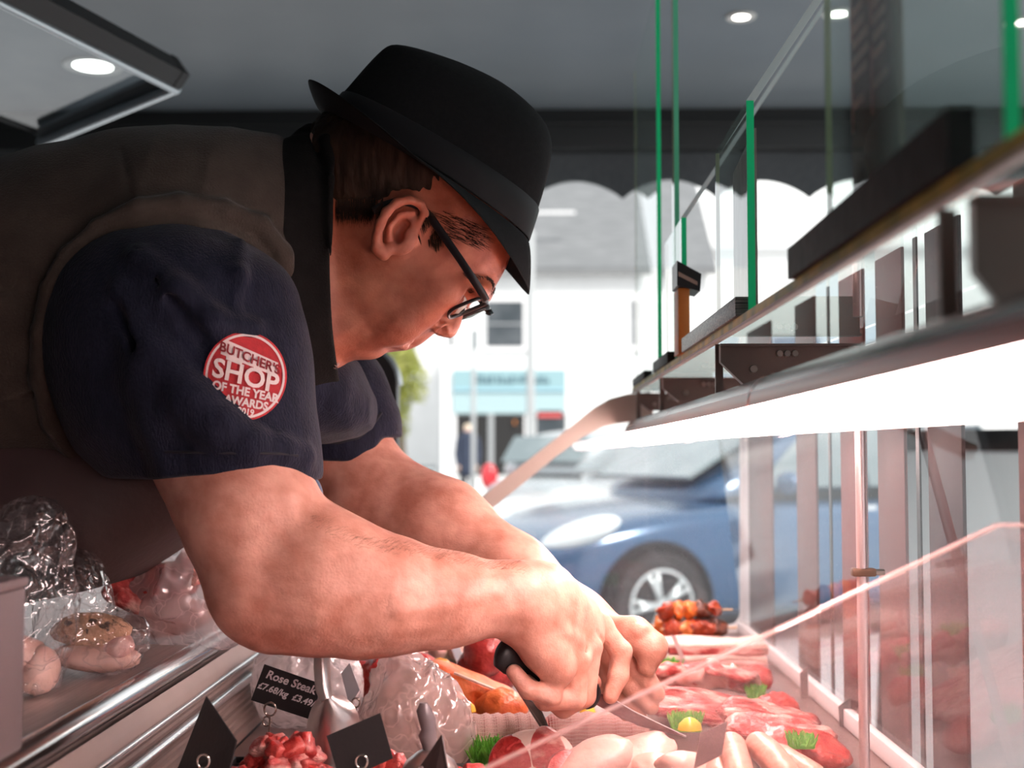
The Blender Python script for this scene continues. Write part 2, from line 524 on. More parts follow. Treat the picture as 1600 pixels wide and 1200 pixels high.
# recessed ceiling lamps; two small ones stand in for reflections in the glass
def downlight(px, py, r, label):
    c = PZ(px, py, CEIL)
    t = thing('ceiling_downlight', label, 'ceiling light', (c[0], c[1], CEIL), 'round downlights in the ceiling')
    lathe('trim_ring', [(r, -.001), (r + .012, -.001), (r + .010, -.006), (r, -.004)], c, M_screen, t)
    lathe('lens', [(0, -.005), (r * .7, -.0045), (r, -.002)], c, M_lamp, t)
downlight(145, 102, .078, 'large round downlight glowing inside the angle of the dark hatch frame')
downlight(1158, 25, .030, 'small downlight standing in for a lamp reflection in the tall green-edged glass')
downlight(1310, 20, .033, 'small downlight standing in for a lamp reflection beside the hanging menu card')
downlight(1592, 34, .030, 'small round downlight at the far right beyond the thick green glass edge')

# propped-open hatch flap, upper left: metal bars round a clear sheet
def hatch():
    C = P(276, 118, 2.3); A = P(-30, -42, 1.75); B = P(66, 208, 2.9); D = A + B - C
    m = mat('dark hatch bar', (.010, .011, .012), .6); ms = mat('bare aluminium bar', (.55, .60, .63), .32, .8)
    t = thing('hatch_flap', 'dark metal framed clear hatch flap propped open under the ceiling', 'hatch', C)
    bm = bmesh.new()
    for v in (A, C, B, D): bm.verts.new(v)
    bm.verts.ensure_lookup_table(); bm.faces.new(bm.verts)
    r = bmesh.ops.extrude_face_region(bm, geom=list(bm.faces))
    bmesh.ops.translate(bm, vec=(0, 0, .005), verts=[g for g in r['geom'] if isinstance(g, bmesh.types.BMVert)])
    bm_obj('pane', bm, clear_mat('hatch pane', (.93, .97, .99), 1.12, haze=.03, haze_col=(.55, .66, .72)), t)
    tube('long_bar', [A, C], .029, m, t, 4, sx=1.1, sy=.8); tube('bar_lip', [A - np.array((0, 0, .030)), C - np.array((0, 0, .030))], .006, ms, t, 8)
    tube('short_bar', [C, B], .022, mat('grey hatch bar', (.10, .115, .125), .45, .3), t, 4)
    tube('short_bar_lip', [C - np.array((0, .004, .024)), B - np.array((0, .004, .024))], [.011, .013], ms, t, 8)
    tube('outer_bar', [B, D, A], .006, m, t, 6)
    tube('corner_cap', [C + (C - A) / np.linalg.norm(C - A) * .004, C - (C - A) / np.linalg.norm(C - A) * .02], .031, m, t, 4, sx=1.1, sy=.8)
hatch()

# ================================================================== staff-side worktop and its edge
def worktop():
    t = thing('worktop', 'brushed steel worktop with a rounded bright edge along the staff side', 'worktop', (-.65, 1.3, .98))
    box('top_sheet', (-.88, .45, .945), (-.392, 2.5, .98), M_steel, t, .003)
    # edge bar, half round
    tube('edge_bar', [(-.388, .45, .970), (-.388, 2.5, .970)], .0125, M_steel_smooth, t, 16)
    box('cabinet', (-.86, .5, .004), (-.42, 2.48, .945), M_paint_grey, t, .004)
worktop()

def display_counter():
    t = thing('display_counter', 'refrigerated meat display counter with a steel deck and ribbed inner side', 'counter', (0, 1.5, 0))
    box('deck', (-.345, -.5, DECK - .012), (.405, 2.46, DECK), mat('deck tray steel', (.30, .215, .20), .4, .5, col2=(.24, .165, .15), scale=8), t, .003)
    box('plinth', (-.34, -.48, .004), (.40, 2.44, DECK - .012), M_paint_grey, t, .004)
    # ribbed inner side: profile with fine grooves swept along the counter
    prof = [(-.378, .956), (-.372, .944), (-.366, .930)]
    bm = bmesh.new()
    z = .930; pts = list(prof); x = -.366
    for i in range(9):
        pts += [(x + .0025, z - .0012), (x + .0030, z - .0045), (x + .0006, z - .0062)]; x += .0022; z -= .0070
    pts += [(x, DECK + .0)]
    rings = []
    for yy in (.5, 2.45): rings.append([bm.verts.new((px_, yy, pz_)) for px_, pz_ in pts])
    for i in range(len(pts) - 1): bm.faces.new((rings[0][i], rings[0][i + 1], rings[1][i + 1], rings[1][i]))
    bm_obj('ribbed_side', bm, mat('ribbed brown aluminium', (.22, .165, .15), .5, .45, col2=(.27, .205, .185), scale=6), t)
    tube('guide_rail', [(-.358, .5, .918), (-.358, 2.45, .918)], .006, M_steel_smooth, t, 12)
    tube('guide_rail', [(-.364, .5, .936), (-.364, 2.45, .936)], .003, M_steel_smooth, t, 8)
    # customer-side upstand
    box('front_upstand', (.385, .5, DECK), (.397, 2.45, DECK + .022), M_white_frame, t, .002)
display_counter()

# grey metal casing at the near end of the worktop
def casing():
    t = thing('metal_casing', 'plain grey metal casing standing on the near end of the steel worktop', 'casing', (-.45, .9, .98))
    box('body', (-.60, .83, .98), (-.381, .962, 1.1), M_paint_grey, t, .003)
    box('lid', (-.602, .828, 1.1), (-.379, .964, 1.108), M_paint_grey, t, .003)
casing()

# ================================================================== far end of the case
def end_frame():
    Y = 2.47
    t = thing('case_end_panel', 'clear end panel with a curved beige strip frame closing the far end of the case', 'panel', (.1, Y, DECK))
    path = [(735, 806), (790, 762), (860, 706), (905, 672), (935, 651), (958, 641), (985, 637), (1020, 634)]
    wd = [13, 12, 11, 12, 15, 19, 22, 22]
    a = [P(x, y + w_ * .0, Y) for (x, y), w_ in zip(path, wd)]
    bm = bmesh.new()
    up, dn = [], []
    for i, (x, y) in enumerate(path):
        dx = path[min(i + 1, 7)][0] - path[max(i - 1, 0)][0]; dy = path[min(i + 1, 7)][1] - path[max(i - 1, 0)][1]
        l = math.hypot(dx, dy); nx, ny = dy / l, -dx / l
        up.append(P(x + nx * wd[i], y + ny * wd[i], Y)); dn.append(P(x - nx * wd[i], y - ny * wd[i], Y))
    add_prism(bm, up + dn[::-1], (0, .035, 0))
    bmesh.ops.bevel(bm, geom=list(bm.edges), offset=.003, segments=2, affect='EDGES')
    bm_obj('strip_frame', bm, M_beige, t, angle=35)
    # white inner frame with a rounded corner at the lower right
    outer = [(735, 1010), (1172, 1010), (1172, 640)]
    r = 18; inner = [(1158, 640)] + [(1158 - r + r * math.cos(k * math.pi / 10), 978 - r + r * math.sin(k * math.pi / 10)) for k in range(6)] + [(735, 978)]
    bm = bmesh.new(); add_prism(bm, [P(x, y, Y) for x, y in outer + inner], (0, .02, 0))
    bm_obj('lower_frame', bm, M_white_frame, t)
    bm = bmesh.new(); add_prism(bm, [P(x, y, Y + .008) for x, y in [(735, 806), (860, 706), (935, 655), (985, 640), (1160, 640), (1160, 985), (735, 985)]], (0, .006, 0))
    bm_obj('pane', bm, clear_mat('end pane', (.97, .985, .985), 1.45, haze=.03, haze_col=(.8, .86, .9)), t)
end_frame()

# front glass on posts, customer side
FX = .400
def front_glass():
    t = thing('front_glazing', 'tall clear front glazing between taupe posts on the customer side of the case', 'glazing', (FX, 1.5, DECK))
    spans = [(1160, 1195), (1233, 1262), (1300, 1336), (1356, 1396), (1432, 1483), (1568, 1640)]
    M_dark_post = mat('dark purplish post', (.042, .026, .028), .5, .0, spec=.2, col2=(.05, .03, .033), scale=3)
    M_red_reflection = mat('reddish reflection strip', (.16, .045, .04), .5, .0, spec=.2, col2=(.18, .055, .05), scale=3)  # red strip stands in for a reflection in the glazing
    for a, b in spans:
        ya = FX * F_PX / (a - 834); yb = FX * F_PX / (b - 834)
        box('post', (FX + .009, yb, DECK + .001), (FX + .013, ya, 1.43), {1432: M_dark_post, 1300: M_red_reflection}.get(a, M_post), t, .001)
    prism('pane', [(FX - .003, .45, DECK + .001), (FX + .003, .45, DECK + .001), (.348, .45, 1.305), (.342, .45, 1.305)], (0, 2.0, 0), clear_mat('front pane', (.985, .985, .985), 1.22), t)
    for px in (1286, 1420):
        yy = FX * F_PX / (px - 834)
        box('joint_strip', (FX + .0065, yy - .006, DECK + .001), (FX + .0085, yy + .006, 1.43), M_black_plastic, t)
front_glass()

# slim rod with a clamp in front of the posts
def rod():
    X = .322; Y = X * F_PX / (1341 - 834)
    t = thing('support_rod', 'slim pinkish steel rod rising from the deck with a small clamp', 'rod', (X, Y, DECK))
    tube('pole', [(X, Y, DECK), (X, Y, 1.30)], .0052, mat('pinkish rod', (.62, .48, .47), .3, .6), t, 14)
    z = P(1341, 894, Y)[2]
    box('clamp', (X - .010, Y - .006, z - .004), (X + .013, Y + .006, z + .004), mat('bronze clamp', (.16, .09, .06), .4, .5), t, .0015)
    tube('clamp_screw', [(X + .012, Y, z), (X + .022, Y, z)], .003, M_bolt, t, 8)
    lathe('foot', [(0, 0), (.014, 0), (.014, .004), (.006, .008)], (X, Y, DECK), M_steel_smooth, t)
rod()

# near divider: smeared acrylic with a sloping top edge
def divider():
    Y = .86
    t = thing('acrylic_divider', 'smeared clear acrylic divider with a sloping top edge across the near end', 'divider', (.2, Y, DECK))
    pts = [(1700, 822), (1560, 822), (870, 1150), (735, 1214), (735, 1640), (1700, 1640)]
    w3 = [P(x, y, Y) for x, y in pts]
    for p in w3: p[2] = max(p[2], DECK); p[0] = min(p[0], .385)
    prism('pane', w3, (0, .005, 0), M_acrylic, t)
    e = [w3[0], w3[1], w3[2], w3[3]]
    tube('polished_edge', [p + np.array((0, .0025, .0005)) for p in e], .0016, M_acrylic_edge, t, 6)
divider()

# ================================================================== glass shelf, its brackets and the strip light
SX, SZ = .190, 1.3175
def shelf():
    t = thing('glass_shelf', 'long clear glass shelf with a greenish edge running above the display', 'shelf', (.3, 1.4, SZ))
    bm = bmesh.new(); add_box(bm, (SX, .40, SZ), (.362, 2.46, SZ + .008))
    o = bm_obj('shelf_glass', bm, M_glass, t)
    box('polished_edge', (SX - .001, .40, SZ), (SX, 2.46, SZ + .008), M_glass_edge_yellow, t)
    box('edge_trim', (SX - .002, .40, SZ - .0025), (SX + .004, 2.46, SZ), mat('pale edge trim', (.74, .73, .70), .6, spec=.2), t)
    for Y, w_, h in ((.566, .146, .075), (1.335, .146, .042), (1.93, .146, .036), (2.42, .146, .034)):
        x0 = SX + .004; c = .022 if h < .06 else .028
        zt = SZ - .004
        b = prism('bracket', [(x0, Y, zt), (x0 + w_, Y, zt), (x0 + w_, Y, zt - h), (x0 + c * 1.15, Y, zt - h), (x0, Y, zt - h * .45)], (0, .004, 0), M_brown_steel, t)
        prism('bracket_lip', [(x0 - .0008, Y - .0006, zt), (x0 + .001, Y - .0006, zt), (x0 + .001, Y - .0006, zt - h * .45), (x0 + c * 1.15, Y - .0006, zt - h - .0006), (x0 + c * 1.15 - .003, Y - .0006, zt - h - .0006), (x0 - .0008, Y - .0006, zt - h * .46)], (0, .0006, 0), mat('pale bracket lip', (.62, .56, .54), .5), b)  # plain pale colour along the bracket edge
        box('bracket_flange', (x0, Y - .008, zt - .0025), (x0 + w_, Y + .004, zt), M_brown_steel, b)
        for i in range(3):
            lathe('bolt', [(0, -.004), (.0032, -.004), (.004, 0)], (x0 + .062 + i * .008, Y, zt - .010), M_bolt, b, 'Y', 10)
        lathe('bolt', [(0, -.003), (.0038, -.003), (.0045, 0)], (x0 + .035, Y, zt - h * .62), M_bolt, b, 'Y', 12)
    tube('cross_pipe', [(SX + .145, .70, SZ - .05), (SX + .06, 1.0, SZ - .052)], .006, M_copper, t, 10)
shelf()

def strip_light():
    X, Z, r = .195, 1.2385, .0235
    t = thing('strip_light', 'lit pinkish fluorescent strip light in a grey half-round housing above the meat', 'light', (X, 1.4, Z))
    tilt = R(-14)
    def arc(a0, a1, rad, n=12):
        return [(X + rad * math.sin(a0 + (a1 - a0) * k / n), Z + rad * math.cos(a0 + (a1 - a0) * k / n)) for k in range(n + 1)]
    def sweep(name, prof, y0, y1, m, taper=True):
        bm = bmesh.new()
        ys = [y0, y1] + ([y1 + .03, y1 + .05, y1 + .062] if taper else [])
        sc = [1, 1] + ([.93, .72, .35] if taper else [])
        rings = [[bm.verts.new((X + (x - X) * s, y, Z + (z - Z) * s - .012 * (1 - s))) for x, z in prof] for y, s in zip(ys, sc)]
        for i in range(len(rings) - 1):
            for k in range(len(prof) - 1): bm.faces.new((rings[i][k], rings[i][k + 1], rings[i + 1][k + 1], rings[i + 1][k]))
        return bm_obj(name, bm, m, t, smooth=True)
    sweep('housing', arc(R(-66), R(72), r + .001, 18), -.55, 2.40, M_tube_top)
    sweep('diffuser', arc(R(125), R(266), r, 24), -.55, 2.40, M_tube_light)
    sweep('rim', arc(R(-94), R(-66), r + .0012, 6), -.55, 2.40, M_tube_pink)
    sweep('rim', arc(R(72), R(125), r + .0012, 8), -.55, 2.40, M_tube_pink)
    for y in (1.02, 1.66):
        bm = bmesh.new(); pr = arc(0, R(360), r + .002, 28)
        a = [bm.verts.new((x, y, z)) for x, z in pr[:-1]]; b = [bm.verts.new((x, y + .006, z)) for x, z in pr[:-1]]
        for k in range(len(a)): bm.faces.new((a[k], a[(k + 1) % len(a)], b[(k + 1) % len(a)], b[k]))
        bm_obj('joint_ring', bm, M_tube_pink, t, smooth=True)
    for y in (.60, 1.345, 1.94, 2.38):
        box('hanger', (X - .004, y, Z + r - .003), (X + .004, y + .004, SZ - .003), M_brown_steel, t)
strip_light()

# ================================================================== glass screens standing on the shelf
def screen(y0, y1, h, label, bend=True, holder=None, edge=M_glass_edge, tall=None):
    x = SX + .006; th = .006; zb = SZ + .008
    t = thing('glass_screen', label, 'glass screen', (x, y0, zb), 'glass screens standing on the shelf')
    zt = zb + (tall or h)
    box('pane', (x, y0, zb), (x + th, y1, zt), M_glass, t)
    box('near_edge', (x - .0004, y0 - .0012, zb), (x + th + .0004, y0, zt), edge, t)
    box('far_edge', (x + .001, y1, zb), (x + th - .001, y1 + .0012, zt), mat('dull glass edge', (.36, .40, .22), .3), t)
    if bend:
        dx, dz = .40, .60
        prism('upper_pane', [(x, y0, zt), (x + th, y0, zt), (x + th + dx, y0, zt + dz), (x + dx, y0, zt + dz)], (0, y1 - y0, 0), M_glass, t)
        prism('upper_edge', [(x - .0005, y0 - .0012, zt), (x + th + .0005, y0 - .0012, zt), (x + th + dx, y0 - .0012, zt + dz), (x + dx, y0 - .0012, zt + dz)], (0, .0012, 0), M_glass_edge_pale, t)
    return t
screen(.529, .855, .205, 'clear glass screen with the thickest green edge, standing behind the long black rail', bend=True)
screen(1.165, 1.372, .198, 'clear glass screen with a bent top and green edge beside the brown card', bend=True)
screen(1.685, 1.90, .186, 'clear bent-top glass screen nearest the orange box with a dark lid', bend=True)
screen(2.015, 2.47, .62, 'tall straight glass screen with a deep green edge at the far end of the shelf', bend=False)
screen(1.765, 1.80, .60, 'tall narrow glass strip with a faint green edge between two wider screens', bend=False, edge=mat('faint green edge', (.12, .62, .36), .5))

def rail(y0, y1, h, label, m=None, xo=-.006, w_=.016):
    x = SX + xo
    o = box('price_rail', (x, y0, SZ + .008), (x + w_, y1, SZ + .008 + h), m or M_black_wood, None, .001)
    return tag(o, label, 'price rail', 'black rails along the edge of the glass shelf')
def long_rail():
    bm = bmesh.new(); z = SZ + .008
    add_prism(bm, [(SX - .006, .565, z), (SX - .006, .925, z), (SX - .006, .925, z + .022), (SX - .006, .60, z + .028), (SX - .006, .565, z + .028)], (.012, 0, 0))
    o = bm_obj('price_rail', bm, M_black_wood)
    tag(o, 'longest and tallest scuffed black rail on the shelf, below the hanging menu card', 'price rail', 'black rails along the edge of the glass shelf')
long_rail()
rail(1.172, 1.60, .018, 'black rail with a pale streaked face, below the brown card', mat('streaked rail', (.05, .05, .05), .4, col2=(.30, .29, .27), scale=14, stretch=(1, 12, 40)), -.005, .016)
rail(1.78, 2.0, .016, 'short black rail on the shelf below the tall straight glass screen', None, -.004, .014)
rail(2.16, 2.42, .014, 'farthest and smallest black rail at the far tip of the shelf', None, -.004, .014)

# hanging menu card behind the near screen; its writing is too small to read
M_menu = mat('dark brown menu board', (.19, .135, .125), .55, col2=(.24, .17, .155), scale=18)
M_menu_text = mat('faded pinkish menu print', (.92, .70, .63), .7)
def menu():
    x = SX + .016; y0, y1 = .722, .822; z0, z1 = SZ + .008, SZ + .50
    t = thing('menu_card', 'tall dark menu card with two columns of small pinkish print behind the near screen', 'menu', (x, .72, z0))
    box('board', (x, y0, z0), (x + .002, y1, z1), M_menu, t)
    box('spine', (x - .0006, y0 - .008, z0), (x + .0026, y0, z1), mat('menu spine', (.10, .085, .06), .5), t)
    rnd = random.Random(3)
    bm = bmesh.new()
    z = z1 - .02
    for k in range(40):
        z -= .0105 if k % 5 else .018
        if z < z0 + .085: break
        for (c0, c1) in ((y0 + .008, y0 + .044), (y0 + .055, y0 + .092)):
            yy = c1; end = c0 + rnd.uniform(0, .014)
            while yy > end:
                l = rnd.uniform(.003, .008)
                add_box(bm, (x - .0005, max(yy - l, end), z), (x, yy, z + .0055)); yy -= l + .0016
    bm_obj('print', bm, M_menu_text, t)
    bm = bmesh.new()
    for c in (y0 + .049, y1 - .004):
        z = z0 + .08
        while z < z1 - .02:
            l = rnd.uniform(.02, .05); add_box(bm, (x - .0005, c - .002, z), (x, c + .0015, z + l)); z += l + .012
    bm_obj('column_rule', bm, mat('salmon rule', (.85, .48, .42), .7), t)
    bm = bmesh.new()
    for rr in (.016, .012):
        pts = [(x - .0006, y1 - .026 + rr * .75 * math.cos(a * math.pi / 12), z0 + .042 + rr * math.sin(a * math.pi / 12)) for a in range(25)]
        add_tube(bm, pts, .0006, 5)
    for q in range(3):
        pts = [(x - .0006, y1 - .026 + (.009 - .003 * q) * math.cos(a * math.pi / 8), z0 + .034 + .004 * q + .008 * math.sin(a * math.pi / 8)) for a in range(9)]
        add_tube(bm, pts, .0005, 5)
    bm_obj('oval_emblem', bm, mat('pale emblem line', (.40, .34, .27), .6), t)
menu()
def brown_card():
    x = SX + .014
    o = prism('menu_card', [(x, 1.172, SZ + .008), (x, 1.30, SZ + .008), (x, 1.30, 1.485), (x, 1.172, 1.50)], (.002, 0, 0),
              mat('worn brown card', (.20, .15, .135), .5, col2=(.34, .29, .27), scale=26, stretch=(1, 3, 1)))
    tag(o, 'worn brown card without readable print behind the bent-top screen', 'menu')
brown_card()
def spice_box():
    Y = 1.62; c = P(1070, 500, Y)
    t = thing('wooden_box', 'small upright orange wooden box with a dark sloping lid on the shelf', 'box', (c[0], Y, SZ + .008))
    x0, x1 = P(1060, 500, Y)[0], P(1078, 500, Y)[0]
    box('box_body', (x0, Y, SZ + .008), (x1, Y + .05, P(0, 452, Y)[2]), mat('orange wood', (.62, .22, .04), .5, col2=(.45, .15, .03), scale=20), t, .001)
    prism('dark_lid', [P(1058, 407, Y - .005), P(1096, 428, Y - .005), P(1094, 455, Y - .005), P(1058, 446, Y - .005)], (0, .06, 0), M_black_plastic, t)
    prism('lid_stripe', [P(1060, 424, Y - .0058), P(1090, 440, Y - .0058), P(1090, 446, Y - .0058), P(1060, 431, Y - .0058)], (0, .0008, 0), mat('lid stripe', (.35, .25, .2), .6), t)
spice_box()
# ================================================================== the butcher
def skin_mat():
    m, nt, b = new_mat('skin')
    at = nt.nodes.new('ShaderNodeAttribute'); at.attribute_name = 'tint'
    tc = nt.nodes.new('ShaderNodeTexCoord')
    n = nt.nodes.new('ShaderNodeTexNoise'); n.inputs['Scale'].default_value = 38; n.inputs['Detail'].default_value = 6
    r = nt.nodes.new('ShaderNodeValToRGB'); r.color_ramp.elements[0].position = .35; r.color_ramp.elements[1].position = .7
    r.color_ramp.elements[0].color = (1.06, 1.0, .98, 1); r.color_ramp.elements[1].color = (.70, .49, .42, 1)
    mx = nt.nodes.new('ShaderNodeMix'); mx.data_type = 'RGBA'; mx.blend_type = 'MULTIPLY'; mx.inputs[0].default_value = .9
    nt.links.new(tc.outputs['Object'], n.inputs['Vector']); nt.links.new(n.outputs['Fac'], r.inputs[0])
    nt.links.new(at.outputs['Color'], mx.inputs[6]); nt.links.new(r.outputs[0], mx.inputs[7])
    nt.links.new(mx.outputs[2], b.inputs['Base Color'])
    n2 = nt.nodes.new('ShaderNodeTexNoise'); n2.inputs['Scale'].default_value = 420; n2.inputs['Detail'].default_value = 3
    n3 = nt.nodes.new('ShaderNodeTexNoise'); n3.inputs['Scale'].default_value = 70; n3.inputs['Detail'].default_value = 4
    ad = nt.nodes.new('ShaderNodeMath'); ad.operation = 'MULTIPLY_ADD'; ad.inputs[1].default_value = 2.5
    nt.links.new(n3.outputs['Fac'], ad.inputs[0]); nt.links.new(n2.outputs['Fac'], ad.inputs[2])
    for q in (n2, n3): nt.links.new(tc.outputs['Object'], q.inputs['Vector'])
    bp = nt.nodes.new('ShaderNodeBump'); bp.inputs['Strength'].default_value = .36; bp.inputs['Distance'].default_value = .0012
    nt.links.new(ad.outputs[0], bp.inputs['Height']); nt.links.new(bp.outputs[0], b.inputs['Normal'])
    b.inputs['Roughness'].default_value = .47
    b.inputs['Subsurface Weight'].default_value = .12
    b.inputs['Subsurface Radius'].default_value = (.010, .004, .0025); b.inputs['Subsurface Scale'].default_value = 1.0
    return m
M_skin = skin_mat()
M_hair = mat('dark brown hair', (.022, .012, .007), .65, spec=.2, col2=(.050, .028, .017), scale=90, bump=.4, bscale=160, stretch=(1.2, 1.2, .16), bdist=.004)
M_felt = mat('black felt', (.0085, .0085, .0088), .9, col2=(.011, .011, .0115), scale=200, bump=.12, bscale=500, spec=.2)
M_ribbon = mat('black ribbon', (.009, .0085, .0095), .6, spec=.3, bump=.1, bscale=400, stretch=(1, 1, 8))
M_vest = mat('dark brown vest fabric', (.046, .035, .028), .9, spec=.2, col2=(.058, .045, .036), scale=30, bump=.25, bscale=420, sheen=.15)
M_collar = mat('black brown collar fabric', (.007, .0064, .006), .9, spec=.15, col2=(.010, .009, .0085), scale=30, bump=.2, bscale=420)
M_shirt = mat('navy shirt fabric', (.0075, .0092, .0205), .85, spec=.2, col2=(.012, .0142, .030), scale=120, bump=.35, bscale=520, stretch=(1, 1, .35), sheen=.1)
M_apron = mat('dark maroon brown apron', (.045, .026, .024), .6, col2=(.055, .032, .030), scale=10, bump=.12, bscale=60)
M_trim = mat('pinkish stitch trim', (.34, .20, .18), .6)
M_frame = mat('black glasses frame', (.012, .010, .011), .28, coat=.3)

HY = 1.42                       # depth of the middle plane of the head
def H(px, py, dy=0.0):
    p = P(px, py, HY - abs(dy)); p[1] = HY + dy      # the near half is what the photograph shows; the far half mirrors it
    return p
UX = np.array((.83, 0, .56)); FX_ = np.array((.56, 0, -.83))     # head's up and forward directions
EAR0 = H(635, 368)

def px_poly(pts):
    return np.array([H(x, y)[[0, 2]] for x, y in pts])
def poly_sd(poly):
    poly = poly.astype(np.float32)
    def fn(x, z):
        d = np.full(x.shape, 1e9, np.float32); s = np.ones(x.shape, bool)
        n = len(poly)
        for i in range(n):
            a = poly[i]; b = poly[i - 1]
            e = b - a; wx = x - a[0]; wz = z - a[1]
            t = np.clip((wx * e[0] + wz * e[1]) / (e @ e + 1e-12), 0, 1)
            d = np.minimum(d, (wx - e[0] * t) ** 2 + (wz - e[1] * t) ** 2)
            c = np.stack([z >= a[1], z < b[1], e[0] * wz > e[1] * wx])
            s ^= c.all(0) | (~c).all(0)
        return np.where(s, np.sqrt(d), -np.sqrt(d))      # s: True = outside
    return fn
def smooth_poly(pts, it=2):
    p = np.array(pts, float)
    for _ in range(it):
        q = np.empty((len(p) * 2, 2)); q[0::2] = .75 * p + .25 * np.roll(p, -1, 0); q[1::2] = .25 * p + .75 * np.roll(p, -1, 0)
        p = q
    return p

FACE = [(556, 190), (610, 140), (700, 160), (780, 250), (806, 340), (803, 378), (796, 398), (791, 414), (784, 428), (777, 441), (768, 451), (757, 457), (748, 460), (741, 465), (735, 472),
        (724, 482), (708, 494), (692, 505), (680, 512), (671, 516), (662, 521), (651, 527), (643, 530), (637, 531), (630, 532), (629, 535), (636, 539), (635, 543), (631, 545), (622, 546), (612, 545),
        (606, 547), (603, 551), (597, 556), (589, 560), (579, 562), (566, 562), (553, 562), (540, 566), (520, 590), (470, 620), (430, 560), (430, 260), (500, 215)]
NOSE = [(746, 456), (738, 466), (730, 480), (724, 490), (722, 498), (718, 511), (712, 522), (704, 528), (695, 526), (687, 519), (679, 512), (686, 492), (712, 466), (730, 448)]

